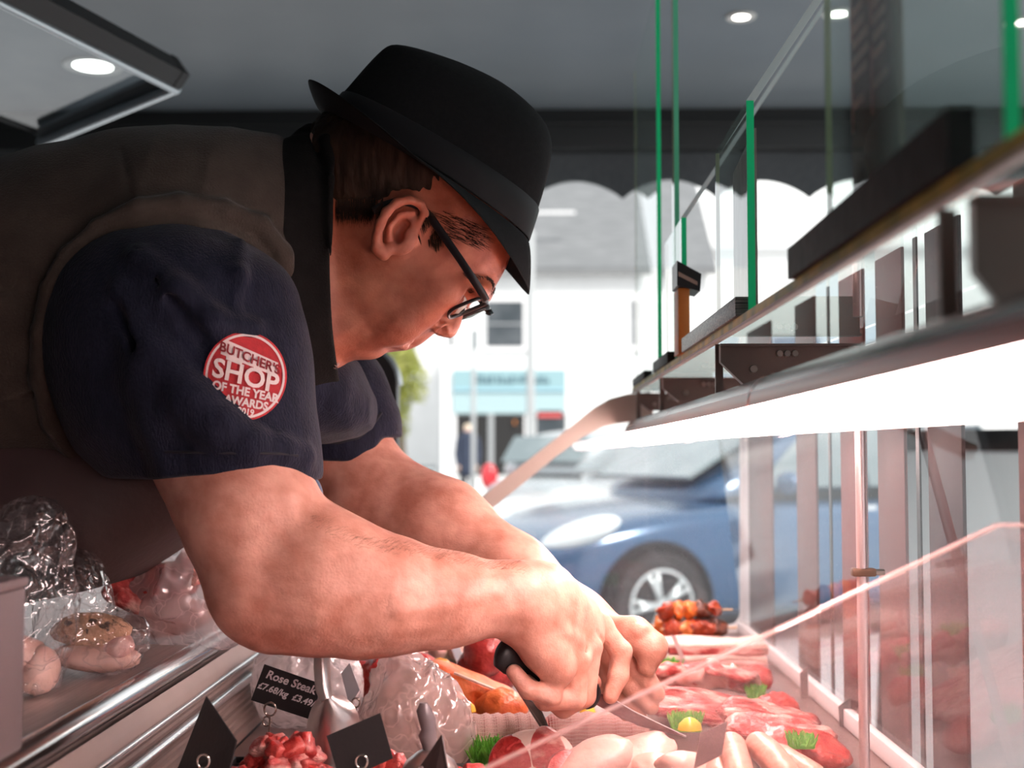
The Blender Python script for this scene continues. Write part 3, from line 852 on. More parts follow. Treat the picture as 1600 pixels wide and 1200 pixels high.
def build_body():
    S = Solid()
    # ---- head: a traced profile, rounded over its sides
    pf = poly_sd(px_poly(FACE))
    # chaikin cuts the corners a little; grow the outline back
    def head(X):
        x, y, z = X[..., 0], X[..., 1], X[..., 2]
        d2 = pf(x, z) - .0003
        qx, qz = x - EAR0[0], z - EAR0[2]
        fv = qx * FX_[0] + qz * FX_[2]; fu = qx * UX[0] + qz * UX[2]
        w1 = np.interp(fv, [-.12, -.06, -.02, .03, .06, .085, .10, .13], [.066, .072, .075, .0735, .067, .053, .042, .034])
        w2 = np.interp(fu, [-.14, -.115, -.09, -.06, -.02, .03, .08, .12], [.80, .76, .76, .86, .97, 1.0, .98, .9])
        W = w1 * w2
        a = d2; b = np.abs(y - HY) - W
        k = .040
        h = np.clip(.5 - .5 * (b - a) / k, 0, 1)
        return b * (1 - h) + a * h + k * h * (1 - h) - .0
    lo = np.array([H(425, 640)[0], HY - .085, H(425, 640)[2]]); hi = np.array([H(815, 130)[0], HY + .085, H(815, 130)[2]])
    S.field(head, lo, hi)
    nf = poly_sd(px_poly(NOSE))
    def nose(X):
        x, y, z = X[..., 0], X[..., 1], X[..., 2]
        d2 = nf(x, z) - .0004
        qx, qz = x - EAR0[0], z - EAR0[2]
        fu = qx * UX[0] + qz * UX[2]
        W = np.interp(fu, [-.055, -.035, -.01, .02], [.0185, .0165, .0105, .0085])
        b = np.abs(y - HY) - W; k = .011
        h = np.clip(.5 - .5 * (b - d2) / k, 0, 1)
        return b * (1 - h) + d2 * h + k * h * (1 - h)
    S.field(nose, (H(676, 530)[0], HY - .024, H(676, 532)[2]), (H(748, 440)[0], HY + .024, H(748, 440)[2]), k=.006)
    for s in (-1, 1):
        S.el(H(752, 452, s * .026), (.010, .020, .009), k=.014)                       # brow ridge
        S.el(H(690, 455, s * .052), (.024, .013, .020), k=.022)                       # cheekbone
        S.el(H(722, 474, s * .031), (.0165, .0155, .0145), k=.012, mode='s')          # socket
        S.el(H(711, 472, s * .031), (.0125, .0135, .0125), k=.004)                    # lids over the eye
        S.rc(H(724, 470, s * .022), H(716, 466, s * .042), .0022, .002, k=.003)       # upper lid edge
        S.rc(H(715, 481, s * .022), H(709, 477, s * .042), .0020, .0018, k=.003)      # lower lid edge
        S.rc(H(716, 480, s * .036), H(721, 472, s * .034), .0012, .0012, k=.0015, mode='s')  # slit
        S.el(H(688, 512, s * .0125), (.0085, .0075, .0075), k=.006)                   # wing of the nose
        S.el(H(690, 516, s * .0155), (.0068, .0065, .0042), rot=axes((.62, 0, -.78), (0, 1, 0)), k=.002, mode='s')  # nostril
        S.chain([H(704, 500, s * .0165), H(690, 499, s * .0195), H(680, 507, s * .018)], [.0012, .0016, .0012], k=.005, mode='s')   # crease round the wing
        S.chain([H(693, 497, s * .022), H(672, 510, s * .029), H(640, 524, s * .031)], [.0012, .0018, .0010], k=.007, mode='s')  # fold beside the nose
        S.chain([H(660, 490, s * .040), H(630, 508, s * .038), H(600, 522, s * .034)], [.009, .008, .006], k=.03)   # cheek pad
        S.rc(H(640, 531, s * .003), H(619, 527, s * .021), .0036, .0024, k=.005)      # upper lip
        S.rc(H(631, 540, s * .003), H(616, 533, s * .020), .0042, .0024, k=.005)      # lower lip
        S.rc(H(634, 535, 0), H(611, 527, s * .026), .0015, .0014, k=.0024, mode='s')  # mouth line
        # forehead creases
        S.rc(H(788, 420, s * .002), H(762, 416, s * .032), .0010, .0004, k=.005, mode='s')
        S.rc(H(793, 408, s * .002), H(768, 403, s * .032), .0010, .0004, k=.005, mode='s')
        # ear
        ey = s * .074
        def E(x, y, o): return H(x, y, s * (.0735 + o))
        S.el(E(625, 356, .004), (.021, .006, .030), rot=np.array(axes((.55, 0, -.83), (0, 1, 0)))[:, [1, 0, 2]] if False else None, k=.006)
        rim = [(655, 352), (664, 334), (657, 318), (640, 312), (620, 317), (604, 331), (594, 350), (589, 370), (590, 388), (599, 398)]
        S.chain([E(x, y, o) for (x, y), o in zip(rim, (.004, .008, .011, .014, .017, .019, .019, .016, .012, .008))], [.0040, .0040, .0042, .0044, .0046, .0048, .0048, .005, .006, .0066], k=.004)
        S.rc(E(600, 394, .008), E(610, 388, .005), .0062, .005, k=.005)              # lobe
        S.chain([E(646, 330, .010), E(625, 335, .012), (E(610, 352, .012)), E(608, 372, .009)], [.0025, .003, .003, .003], k=.004)
        S.chain([E(632, 352, .005), E(625, 364, .004), E(623, 374, .004)], [.0066, .0074, .0052], k=.004, mode='s')
        S.chain([E(652, 330, .010), E(640, 324, .012), E(618, 330, .013), E(604, 350, .013)], [.0016, .0020, .0020, .0014], k=.003, mode='s')
        S.rc(E(640, 366, .004), E(645, 372, .003), .005, .004, k=.005)               # tragus
    # ---- neck and trunk under the clothes
    S.xloft([H(400, 400)[0], H(450, 400)[0], H(500, 400)[0]], [H(400, 420)[2], H(450, 425)[2], H(500, 435)[2]], [.09, .080, .072], HY, [.09, .070, .050], k=.03)
    tr = [(-180, 560), (0, 545), (150, 500), (300, 470), (420, 430)]
    S.chain([H(x, y) for x, y in tr], [.125, .14, .15, .13, .09], k=.03)
    S.rc(H(300, 500, -.09), H(300, 500, .14), .075, .075, k=.04)
    # ---- right (near) arm
    sh = P(285, 520, 1.30); el = P(405, 925, 1.19); wr = P(800, 934, 1.235)
    S.chain([sh, P(345, 700, 1.225), P(388, 800, 1.20), P(408, 905, 1.19)], [.066, .062, .059, .047], k=.03)
    S.rc(P(392, 965, 1.19), P(412, 985, 1.19), .0135, .014, k=.03)                                             # elbow point
    S.chain([P(418, 915, 1.19), P(500, 914, 1.195), P(600, 931, 1.205), P(700, 936, 1.22), wr], [.051, .0585, .0500, .0395, .0315], k=.025)
    S.chain([P(452, 818, 1.19), P(510, 865, 1.19), P(600, 900, 1.20)], [.030, .030, .028], k=.03)             # brachioradialis
    S.chain([P(430, 985, 1.185), P(560, 985, 1.19), P(690, 972, 1.21), P(780, 958, 1.23)], [.012, .0165, .013, .008], k=.02)  # lower forearm muscle
    S.chain([P(600, 985, 1.165), P(700, 968, 1.185), P(790, 950, 1.205)], [.0015, .0022, .0022], k=.010)      # tendon ridge
    # ---- right hand, closed round the knife
    def RP(x, y, Y): return P(x, y, Y)
    mcp = dict(i=(937, 978, 1.325), m=(922, 1003, 1.298), r=(902, 1030, 1.275), p=(868, 1052, 1.255))
    for f, rr in (('i', .0135), ('m', .0135), ('r', .013), ('p', .0125)):
        S.rc(RP(822, 944, 1.25), RP(*mcp[f]), .026, rr, k=.018)
    S.chain([RP(800, 934, 1.24), RP(850, 935, 1.265), RP(900, 955, 1.30)], [.0315, .030, .020], k=.02)
    S.chain([RP(812, 965, 1.24), RP(850, 1015, 1.245), RP(872, 1045, 1.252)], [.021, .018, .014], k=.015)      # outer edge of the palm
    for f in 'imrp': S.el(RP(*mcp[f]), (.0128, .0118, .0118), k=.006)                                      # knuckles
    for f, (ax_, ay_, aY) in (('i', (850, 925, 1.262)), ('m', (842, 935, 1.24)), ('r', (835, 950, 1.228))):
        S.rc(RP(ax_, ay_, aY), RP(mcp[f][0] - 8, mcp[f][1] - 4, mcp[f][2] - .012), .0030, .0030, k=.008)      # tendons
    S.chain([RP(*mcp['i']), RP(970, 1018, 1.325), RP(966, 1056, 1.318), RP(954, 1088, 1.312)], [.0128, .0112, .0100, .0078], k=.004)
    S.el(RP(970, 1018, 1.322), (.0118, .0112, .0116), k=.004)
    S.chain([RP(*mcp['m']), RP(912, 1086, 1.296), RP(880, 1106, 1.295), RP(846, 1088, 1.285)], [.0128, .0115, .0100, .0085], k=.0035)
    S.chain([RP(*mcp['r']), RP(898, 1090, 1.272), RP(852, 1094, 1.262), RP(822, 1066, 1.262)], [.0125, .0112, .0098, .0082], k=.0035)
    S.chain([RP(*mcp['p']), RP(862, 1086, 1.252), RP(826, 1078, 1.244), RP(803, 1050, 1.246)], [.0118, .0100, .0092, .0078], k=.0035)
    S.chain([RP(835, 970, 1.29), RP(895, 1030, 1.335), RP(925, 1066, 1.338)], [.016, .0125, .0095], k=.008)    # thumb on the far side
    # creases between the knuckles
    S.chain([RP(934, 988, 1.285), RP(946, 1010, 1.300), RP(944, 1040, 1.31)], [.0014, .0016, .0014], k=.004, mode='s')
    for pts_ in (((560, 930, 1.15), (640, 925, 1.17), (720, 915, 1.19), (800, 905, 1.21)), ((620, 955, 1.155), (700, 945, 1.18), (770, 925, 1.195)), ((815, 925, 1.215), (850, 945, 1.225), (880, 985, 1.24), (905, 1000, 1.262))):
        q_ = [np.array(P(*v_)) for v_ in pts_]
        S.chain(q_, [.0016] * len(q_), k=.010)      # veins
    S.chain([RP(915, 1016, 1.268), RP(905, 1050, 1.268)], [.0012, .0012], k=.004, mode='s')
    # ---- left (far) arm and hand
    S.chain([P(400, 520, 1.60), P(520, 680, 1.60), P(585, 775, 1.575), P(640, 800, 1.55)], [.075, .060, .054, .052], k=.03)
    S.chain([P(585, 790, 1.57), P(690, 826, 1.53), P(800, 898, 1.48), P(905, 964, 1.445)], [.052, .055, .043, .030], k=.025)
    S.chain([P(905, 964, 1.445), P(955, 1000, 1.430)], [.029, .027], k=.015)
    S.chain([P(940, 985, 1.415), P(992, 992, 1.395), P(1018, 1012, 1.385), P(1012, 1040, 1.385)], [.019, .0185, .0160, .0115], k=.008)    # thumb
    S.el(P(1000, 985, 1.378), (.010, .006, .007), k=.004)
    for (a, b, c), r0 in ((((965, 1015, 1.42), (1004, 1052, 1.40), (1026, 1084, 1.392)), .0135), (((955, 1030, 1.425), (990, 1072, 1.405), (1016, 1103, 1.395)), .0135),
                          (((945, 1040, 1.435), (972, 1086, 1.42), (998, 1114, 1.405)), .0125), (((935, 1042, 1.445), (958, 1092, 1.435), (978, 1116, 1.42)), .0112)):
        S.chain([P(*a), P(*b), P(*c)], [r0, r0 * .92, r0 * .68], k=.004)
    lo, hi = S.bounds()
    S.field(lambda X: np.where(X[..., 2] < P(600, 720, 1.3)[2], 1.0, .25) * (.0007 * vnoise(X * 38, 71) + .00025 * vnoise(X * 105, 72)), lo, hi, k=0, mode='d')
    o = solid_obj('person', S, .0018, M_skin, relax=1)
    # colours painted on the skin: lips, ears, shaved beard, darker brows, paler forearms
    me = o.data
    co = np.empty(len(me.vertices) * 3, np.float32); me.vertices.foreach_get('co', co); co = co.reshape(-1, 3)
    base = np.array((.67, .365, .285))
    col = np.tile(base, (len(co), 1))
    def near(c, r, soft=1.6):
        d = np.sqrt(((co - np.array(c)) ** 2).sum(1)) / r
        return np.clip((soft - d) / (soft - .5), 0, 1)[:, None]
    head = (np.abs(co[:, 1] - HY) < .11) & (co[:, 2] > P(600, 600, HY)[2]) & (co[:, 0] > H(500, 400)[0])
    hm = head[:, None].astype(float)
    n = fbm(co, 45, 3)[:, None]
    col = col * (1 - hm) + hm * np.array((.48, .150, .080)) * (1 - .16 * np.clip(n, 0, 1))  # redder, darker head base stands in for the glow off the meat
    def mixc(m, c): 
        nonlocal col
        col = col * (1 - m) + np.array(c) * m
    for s in (-1, 1):
        mixc(near(H(625, 356, s * .085), .034) * .45, (.66, .25, .17))
        mixc(near(H(660, 470, s * .05), .028) * .35, (.60, .24, .16))
        mixc(near(H(590, 495, s * .05), .075) * .42, (.27, .135, .10))      # shaved beard
        mixc(near(H(640, 440, s * .06), .030) * .35, (.30, .15, .10))
        mixc(near(H(570, 440, s * .06), .040) * .30, (.42, .21, .12))
        mixc(near(H(628, 535, s * .008), .010) * .5, (.52, .20, .16))
        mixc(near(H(755, 445, s * .03), .010) * .5, (.22, .12, .08))
    mixc(near(H(704, 515), .018) * .4, (.64, .27, .19))
    mixc(near(P(395, 985, 1.17), .05) * .4, (.62, .26, .19))
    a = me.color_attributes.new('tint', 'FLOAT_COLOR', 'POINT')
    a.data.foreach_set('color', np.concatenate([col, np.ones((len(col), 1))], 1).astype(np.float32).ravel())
    return o

person = build_body()
tag(person, 'butcher in black trilby, glasses, brown vest and navy shirt leaning over the meat', 'person')

# ---- eyes
for s in (-1, 1):
    c = H(713.5, 473.5, s * .031)
    bm = bmesh.new(); bmesh.ops.create_uvsphere(bm, u_segments=20, v_segments=14, radius=.0118); bmesh.ops.translate(bm, vec=c, verts=bm.verts)
    e = bm_obj('eye', bm, mat('eye white', (.62, .55, .5), .15), person, smooth=True)
    d = Vector((.62, 0, -.78))
    m4 = Matrix.Translation(Vector(c) + d * .0098) @ d.to_track_quat('Z', 'Y').to_matrix().to_4x4()
    lathe('iris', [(.0062, -.001), (.0050, .0012), (.0025, .0021), (0, .0024)], (0, 0, 0), mat('dark iris', (.03, .02, .015), .1), e, mtx=m4, seg=16)

# ---- eyebrows: short hairs
def hairs(name, roots, m, parent, rad=.0003, seg=4):
    bm = bmesh.new()
    for pts in roots: add_tube(bm, pts, [rad, rad * .8, rad * .3][:len(pts)], seg, caps=False)
    return bm_obj(name, bm, m, parent, smooth=True)
body_bvh = bvh_of(person)
def on_body(p, out=.0):
    loc, nor, _, _ = body_bvh.find_nearest(Vector(p))
    return loc + nor * out, nor
rnd = random.Random(5)
for s in (-1, 1):
    rs = []
    for k in range(240):
        t = rnd.random(); q = H(768 - 40 * t + rnd.uniform(-5, 5), 449 - 22 * t + rnd.uniform(-6, 6), s * (.008 + .050 * t))
        p, nrm = on_body(q, 0)
        d = (Vector((-.6, s * .6, .2)) + nrm * .6).normalized()
        rs.append([p, p + d * .003 + nrm * .001, p + d * .0065])
    hairs('eyebrow', rs, M_hair, person, .00028)

# ---- hair: short back and sides with combed strands over the temple
def build_hair():
    S = Solid()
    S.el(H(648, 290), (.104, .0775, .094), rot=np.stack([(.83, 0, -.56), (0, 1, 0), (.56, 0, .83)], -1), k=.02)
    S.el(H(560, 270), (.065, .066, .062), k=.05)
    S.rc(H(520, 262), H(545, 300), .045, .048, k=.04)
    # keep only what grows above the hairline
    line = np.array([P(x, y, HY - .072)[[0, 2]] for x, y in [(480, 120), (480, 338), (530, 332), (560, 333), (583, 328), (592, 316), (612, 300), (640, 296), (664, 306), (676, 330), (690, 352), (720, 362), (760, 377), (775, 378), (830, 300), (800, 120)]])
    lf = poly_sd(line)
    lo, hi = S.bounds()
    def cut(X):
        j = .004 * vnoise(np.stack([X[..., 0] * 260, X[..., 1] * 260, X[..., 2] * 30], -1), 4)
        return lf(X[..., 0], X[..., 2]) + j
    S.field(cut, lo, hi, k=.004, mode='i')
    S.field(lambda X: .0016 * vnoise(np.stack([X[..., 0] * 330, X[..., 1] * 330, X[..., 2] * 60], -1), 8), lo, hi, k=0, mode='d')
    o = solid_obj('hair', S, .0022, M_hair, person, relax=1)
    # loose ends along the nape, the sideburn and the temple
    rs = []
    for s in (-1, 1):
        for k in range(520):
            x = rnd.uniform(515, 590); y = rnd.uniform(316, 338)
            p, n = on_body(H(x, y, s * .085), .001)
            d = Vector((rnd.uniform(-.15, .25), 0, -1)) + n * .25
            rs.append([p + Vector((0, 0, .012)), p, p + d * rnd.uniform(.004, .012)])
        for k in range(420):     # sideburn
            x = rnd.uniform(664, 692); y = rnd.uniform(340, 386)
            if (x - 664) * .9 + 340 > y + 8 or y > 386 - abs(x - 682) * .8: continue
            p, n = on_body(H(x, y, s * .085), .0004)
            d = Vector((.1, 0, -1)) + n * .35
            rs.append([p, p + d * .004, p + d * .008])
        for k in range(170):     # thin hair over the temple
            t = rnd.random(); x = 676 + 90 * t; y = 346 + 36 * t + rnd.uniform(-26, 14)
            p, n = on_body(H(x, y, s * .085), .0004)
            d = Vector((.75, 0, -.35 + rnd.uniform(-.25, .25))) + n * .18
            rs.append([p, p + d * .007, p + d * .015])
    hairs('hair_ends', rs, M_hair, o, .00026)
build_hair()
# fine hair along the top of the near forearm
rs = []
for k in range(420):
    t = rnd.random(); x = 480 + 340 * t; y = np.interp(x, [480, 560, 700, 820], [800, 836, 858, 876]) + rnd.uniform(0, 22)
    o_ = Vector((0, 0, CAM_Z)); h_ = body_bvh.ray_cast(o_, (Vector(P(x, y, 1.2)) - o_).normalized())
    if h_[0] is None or h_[0].y > 1.33: continue
    p, n = h_[0], h_[1]
    d = Vector((.8, -.1, rnd.uniform(-.3, .5))) + n * .45
    l = rnd.uniform(.004, .011); rs.append([p, p + d * l * .5, p + d * l + Vector((0, 0, -.002))])
hairs('arm_hair', rs, mat('brown arm hair', (.26, .14, .09), .5), person, .00009, 3)

# ---- hat
def build_hat():
    lv = [((508, 180), (826, 376), .0855), ((519, 172), (829, 366), .085), ((532, 157), (836, 340), .0835), ((548, 139), (848, 305), .081), ((572, 110), (859, 262), .075), ((592, 88), (863.5, 234), .068), ((604, 77.5), (861.5, 216), .061),
          ((613, 74.5), (856, 200), .054), ((634, 77), (841, 178), .043), ((668, 86), (812, 151), .030), ((705, 96), (783, 130), .016)]
    seg = 72
    def ring(b, f, wy, gx=1.0):
        B = H(*b); Fp = H(*f); c = (B + Fp) / 2; h = (Fp - B) / 2
        out = []
        for k in range(seg):
            a = 2 * math.pi * k / seg; ca, sa = math.cos(a), math.sin(a)
            e = 2 / 2.25
            out.append(c + h * np.sign(ca) * abs(ca) ** e + np.array((0, wy * np.sign(sa) * abs(sa) ** e, 0)))
        return out
    hat = bpy.data.objects.new('hat', None); COL.objects.link(hat); hat.location = H(660, 300); put_under(hat, person)
    bm = bmesh.new()
    rings = [[bm.verts.new(p) for p in ring(*l)] for l in lv]
    # dent along the middle of the top
    for ri, l in enumerate(lv):
        if ri < 7: continue
        for v in rings[ri]:
            v.co.z -= 0
    for i in range(len(rings) - 1):
        for k in range(seg): bm.faces.new((rings[i][k], rings[i][(k + 1) % seg], rings[i + 1][(k + 1) % seg], rings[i + 1][k]))
    bm.faces.new(rings[-1])
    crown = bm_obj('crown', bm, M_felt, hat, smooth=True)
    sb = crown.modifiers.new('soft', 'SUBSURF'); sb.levels = 1; sb.render_levels = 1
    # ribbon
    bm = bmesh.new()
    def wrap(l, g): 
        b, f, wy = l
        return ring((b[0] - g * .83, b[1] - g * .56), (f[0] + g * .83, f[1] + g * .56), wy + g * .0007)
    def lerp(t): 
        a, b = lv[1], lv[3]
        return tuple(a[0][i] + (b[0][i] - a[0][i]) * t for i in (0, 1)), tuple(a[1][i] + (b[1][i] - a[1][i]) * t for i in (0, 1)), a[2] + (b[2] - a[2]) * t
    rr = [[bm.verts.new(p) for p in wrap(lerp(t), g)] for t, g in ((-.15, 1.0), (-.1, 1.8), (.35, 2.2), (.62, 2.0), (.66, .4))]
    for i in range(len(rr) - 1):
        for k in range(seg): bm.faces.new((rr[i][k], rr[i][(k + 1) % seg], rr[i + 1][(k + 1) % seg], rr[i + 1][k]))
    bm_obj('band', bm, M_ribbon, hat, smooth=True)
    # brim: snapped down in front, turned up behind
    bm = bmesh.new()
    inner = ring(*lv[0]); M = 7
    ff = np.array((.83, 0, -.56)); uu = np.array((.56, 0, .83)); k_ = HY / F_PX
    grid = []
    for k in range(seg):
        a = 2 * math.pi * k / seg; ca, sa = math.cos(a), math.sin(a)
        if ca >= 0:
            fo = 48 * k_ * ca ** .9; up = (-6 - 62 * ca ** 1.6) * k_
        else:
            fo = -46 * k_ * abs(ca) ** .9; up = (-6 + 33 * abs(ca) ** .75) * k_
        sd = .040 * sa * (1 - .0 * abs(ca)); row = []
        for j in range(M):
            t = j / (M - 1)
            row.append(np.array(inner[k]) + ff * fo * t + uu * up * (t ** (1.25 if ca >= 0 else 1.5)) + np.array((0, sd * t, 0)))
        grid.append(row)
    top = [[bm.verts.new(p) for p in row] for row in grid]; bot = [[bm.verts.new(p - uu * .0022) for p in row] for row in grid]
    for k in range(seg):
        k2 = (k + 1) % seg
        for j in range(M - 1):
            bm.faces.new((top[k][j], top[k2][j], top[k2][j + 1], top[k][j + 1])); bm.faces.new((bot[k][j], bot[k][j + 1], bot[k2][j + 1], bot[k2][j]))
        bm.faces.new((top[k][-1], top[k2][-1], bot[k2][-1], bot[k][-1])); bm.faces.new((top[k][0], bot[k][0], bot[k2][0], top[k2][0]))
    brim = bm_obj('brim', bm, M_felt, hat, smooth=True)
    sb = brim.modifiers.new('soft', 'SUBSURF'); sb.levels = 1; sb.render_levels = 1
build_hat()

# ---- glasses
def build_glasses():
    g = bpy.data.objects.new('glasses', None); COL.objects.link(g); g.location = H(740, 475); put_under(g, person)
    A = np.array((-.925, 0, -.38))                      # down the lens, towards the cheek
    N = np.array((.38, 0, -.925))
    for s in (-1, 1):
        o = H(757, 471); c = H(731, 482.5, s * .033)
        hh, hw = .0225, .0205
        rim = []
        for k in range(48):
            a = 2 * math.pi * k / 48; ca, sa = math.cos(a), math.sin(a); e = 2 / 3.2
            rim.append(c + A * hh * np.sign(ca) * abs(ca) ** e + np.array((0, 1, 0)) * hw * np.sign(sa) * abs(sa) ** e + N * (-.004 * (sa * s) * (sa * s > 0)))
        r = tube('rim', rim + rim[:2], .0021, M_frame, g, 8, caps=False, sx=1.1, sy=.8)
        bm = bmesh.new(); vs = [bm.verts.new(p) for p in rim]; ce = bm.verts.new(c + N * .0025)
        for k in range(48): bm.faces.new((vs[k], vs[(k + 1) % 48], ce))
        bm_obj('lens', bm, clear_mat('spectacle lens', (.90, .94, .93), 1.6), r, smooth=True)
        pts = [H(756, 470, s * .064), H(759, 467, s * .071), H(752, 456, s * .0755), H(720, 407, s * .0775), H(672, 338, s * .0785), H(655, 322, s * .080), H(620, 314, s * .082), H(597, 323, s * .082), H(583, 330, s * .082)]
        tube('temple_arm', pts, [.0030, .0034, .0036, .0034, .0036, .0034, .0032, .0042, .0034], M_frame, g, 8, sx=1.25, sy=.6, up=(.8, 0, -.2))
    tube('bridge', [H(752, 473, -.010), H(754, 470, 0), H(752, 473, .010)], .0018, M_frame, g, 8)
build_glasses()

# ---- vest
def folds(scale, amp, seed, st=(1, 1, 1)):
    st = np.array(st)
    return lambda X: amp * fbm(X * st, scale, seed, 2)
def build_vest():
    S = Solid()
    xs = [-330, -180, 0, 100, 190, 300, 380, 440, 480]
    top = [420, 330, 268, 236, 223, 209, 208, 217, 240]
    bot = [900, 840, 775, 772, 768, 735, 700, 660, 640]
    ry = [.165, .18, .20, .208, .212, .21, .185, .14, .11]
    X = [H(x, 400)[0] for x in xs]
    zt = [P(x, y, HY)[2] for x, y in zip(xs, top)]; zb = [P(x, y, HY - r * .55)[2] for x, y, r in zip(xs, bot, ry)]
    S.xloft(X, [(a + b) / 2 for a, b in zip(zt, zb)], [(a - b) / 2 for a, b in zip(zt, zb)], HY, ry, k=.03, n=2.3)
    lo, hi = S.bounds()
    # armhole: a raised welt around the sleeve
    hole = [(455, 462), (440, 400), (405, 352), (350, 328), (280, 318), (215, 325), (150, 352), (105, 395), (75, 450), (60, 520), (64, 590), (84, 660), (120, 715), (180, 748)]
    flat = solid_obj('flat', S, .005, None, relax=1); fb_ = bvh_of(flat); bpy.data.objects.remove(flat)
    def VP(x, y):
        o = Vector((0, 0, CAM_Z)); d = (Vector(P(x, y, 1.3)) - o).normalized(); h = fb_.ray_cast(o, d)
        return np.array(h[0] if h[0] is not None else fb_.find_nearest(Vector(P(x, y, 1.25)))[0])
    S.chain([VP(x, y) for x, y in hole], [.0095] * len(hole), k=.005)
    S.field(folds(9, .004, 11, (1, 1, 1)), lo, hi, k=0, mode='d')
    # yoke seam running over the shoulder
    S.chain([VP(188, 230), VP(193, 250), VP(200, 285), VP(206, 316)], [.0032] * 4, k=.003, mode='s')
    S.chain([VP(-20, 460), VP(40, 445), VP(68, 434)], [.0032] * 3, k=.003, mode='s')
    S.chain([VP(-20, 640), VP(30, 622), VP(62, 610)], [.0032] * 3, k=.003, mode='s')
    v = solid_obj('vest', S, .0027, M_vest, person, relax=1)
    # standing collar, open towards the face
    C = Solid()
    cx = [428, 455, 480, 505, 528, 538]
    ct = [232, 222, 212, 211, 214, 217]; cb = [650, 645, 640, 622, 605, 600]
    X = [H(x, 400)[0] for x in cx]
    zt = [P(x, y, HY)[2] for x, y in zip(cx, ct)]; zb = [P(x, y, HY - .03)[2] for x, y in zip(cx, cb)]
    zc = [(a + b) / 2 for a, b in zip(zt, zb)]; rz = [(a - b) / 2 for a, b in zip(zt, zb)]
    C.xloft(X, zc, rz, HY, [.135, .125, .115, .106, .100, .097], k=.01, n=2.25)
    C.xloft([X[2], X[3], X[4], X[5] + .03], [zc[2], zc[3], zc[4], zc[5]], [rz[3] - .04, rz[3] - .022, rz[4] - .012, rz[5] - .010], HY, [.07, .085, .088, .086], k=.006, mode='s', n=2.25)
    C.chain([P(478, 214, 1.40), P(490, 212, 1.42), P(488, 235, 1.38)], [.010, .012, .006], k=.012)
    C.chain([P(505, 212, 1.42), P(512, 222, 1.36), P(515, 280, 1.33), P(516, 400, 1.315)], [.008, .007, .005, .004], k=.010)
    C.chain([P(492, 218, 1.37), P(500, 260, 1.33), P(502, 340, 1.31)], [.002, .003, .002], k=.008, mode='s')
    lo, hi = C.bounds()
    C.field(folds(14, .0030, 5, (1.5, 1, .4)), lo, hi, k=0, mode='d')
    c = solid_obj('collar', C, .0028, M_collar, v, relax=2)
    b = bvh_of(c)
    zpts = [(527, 420), (531, 470), (535, 520), (540, 560), (541, 596), (525, 606), (502, 618), (486, 640), (471, 656)]
    pts = []
    for x, y in zpts:
        o = Vector((0, 0, CAM_Z)); q = Vector(P(x - 1, y, HY)); h = b.ray_cast(o, (q - o).normalized())
        if h[0] is None: h = b.find_nearest(Vector(P(x, y, 1.35)))
        pts.append(h[0] + Vector((0, -.001, 0)))
    tube('stitched_trim', pts, .0019, M_trim, v, 6)
build_vest()

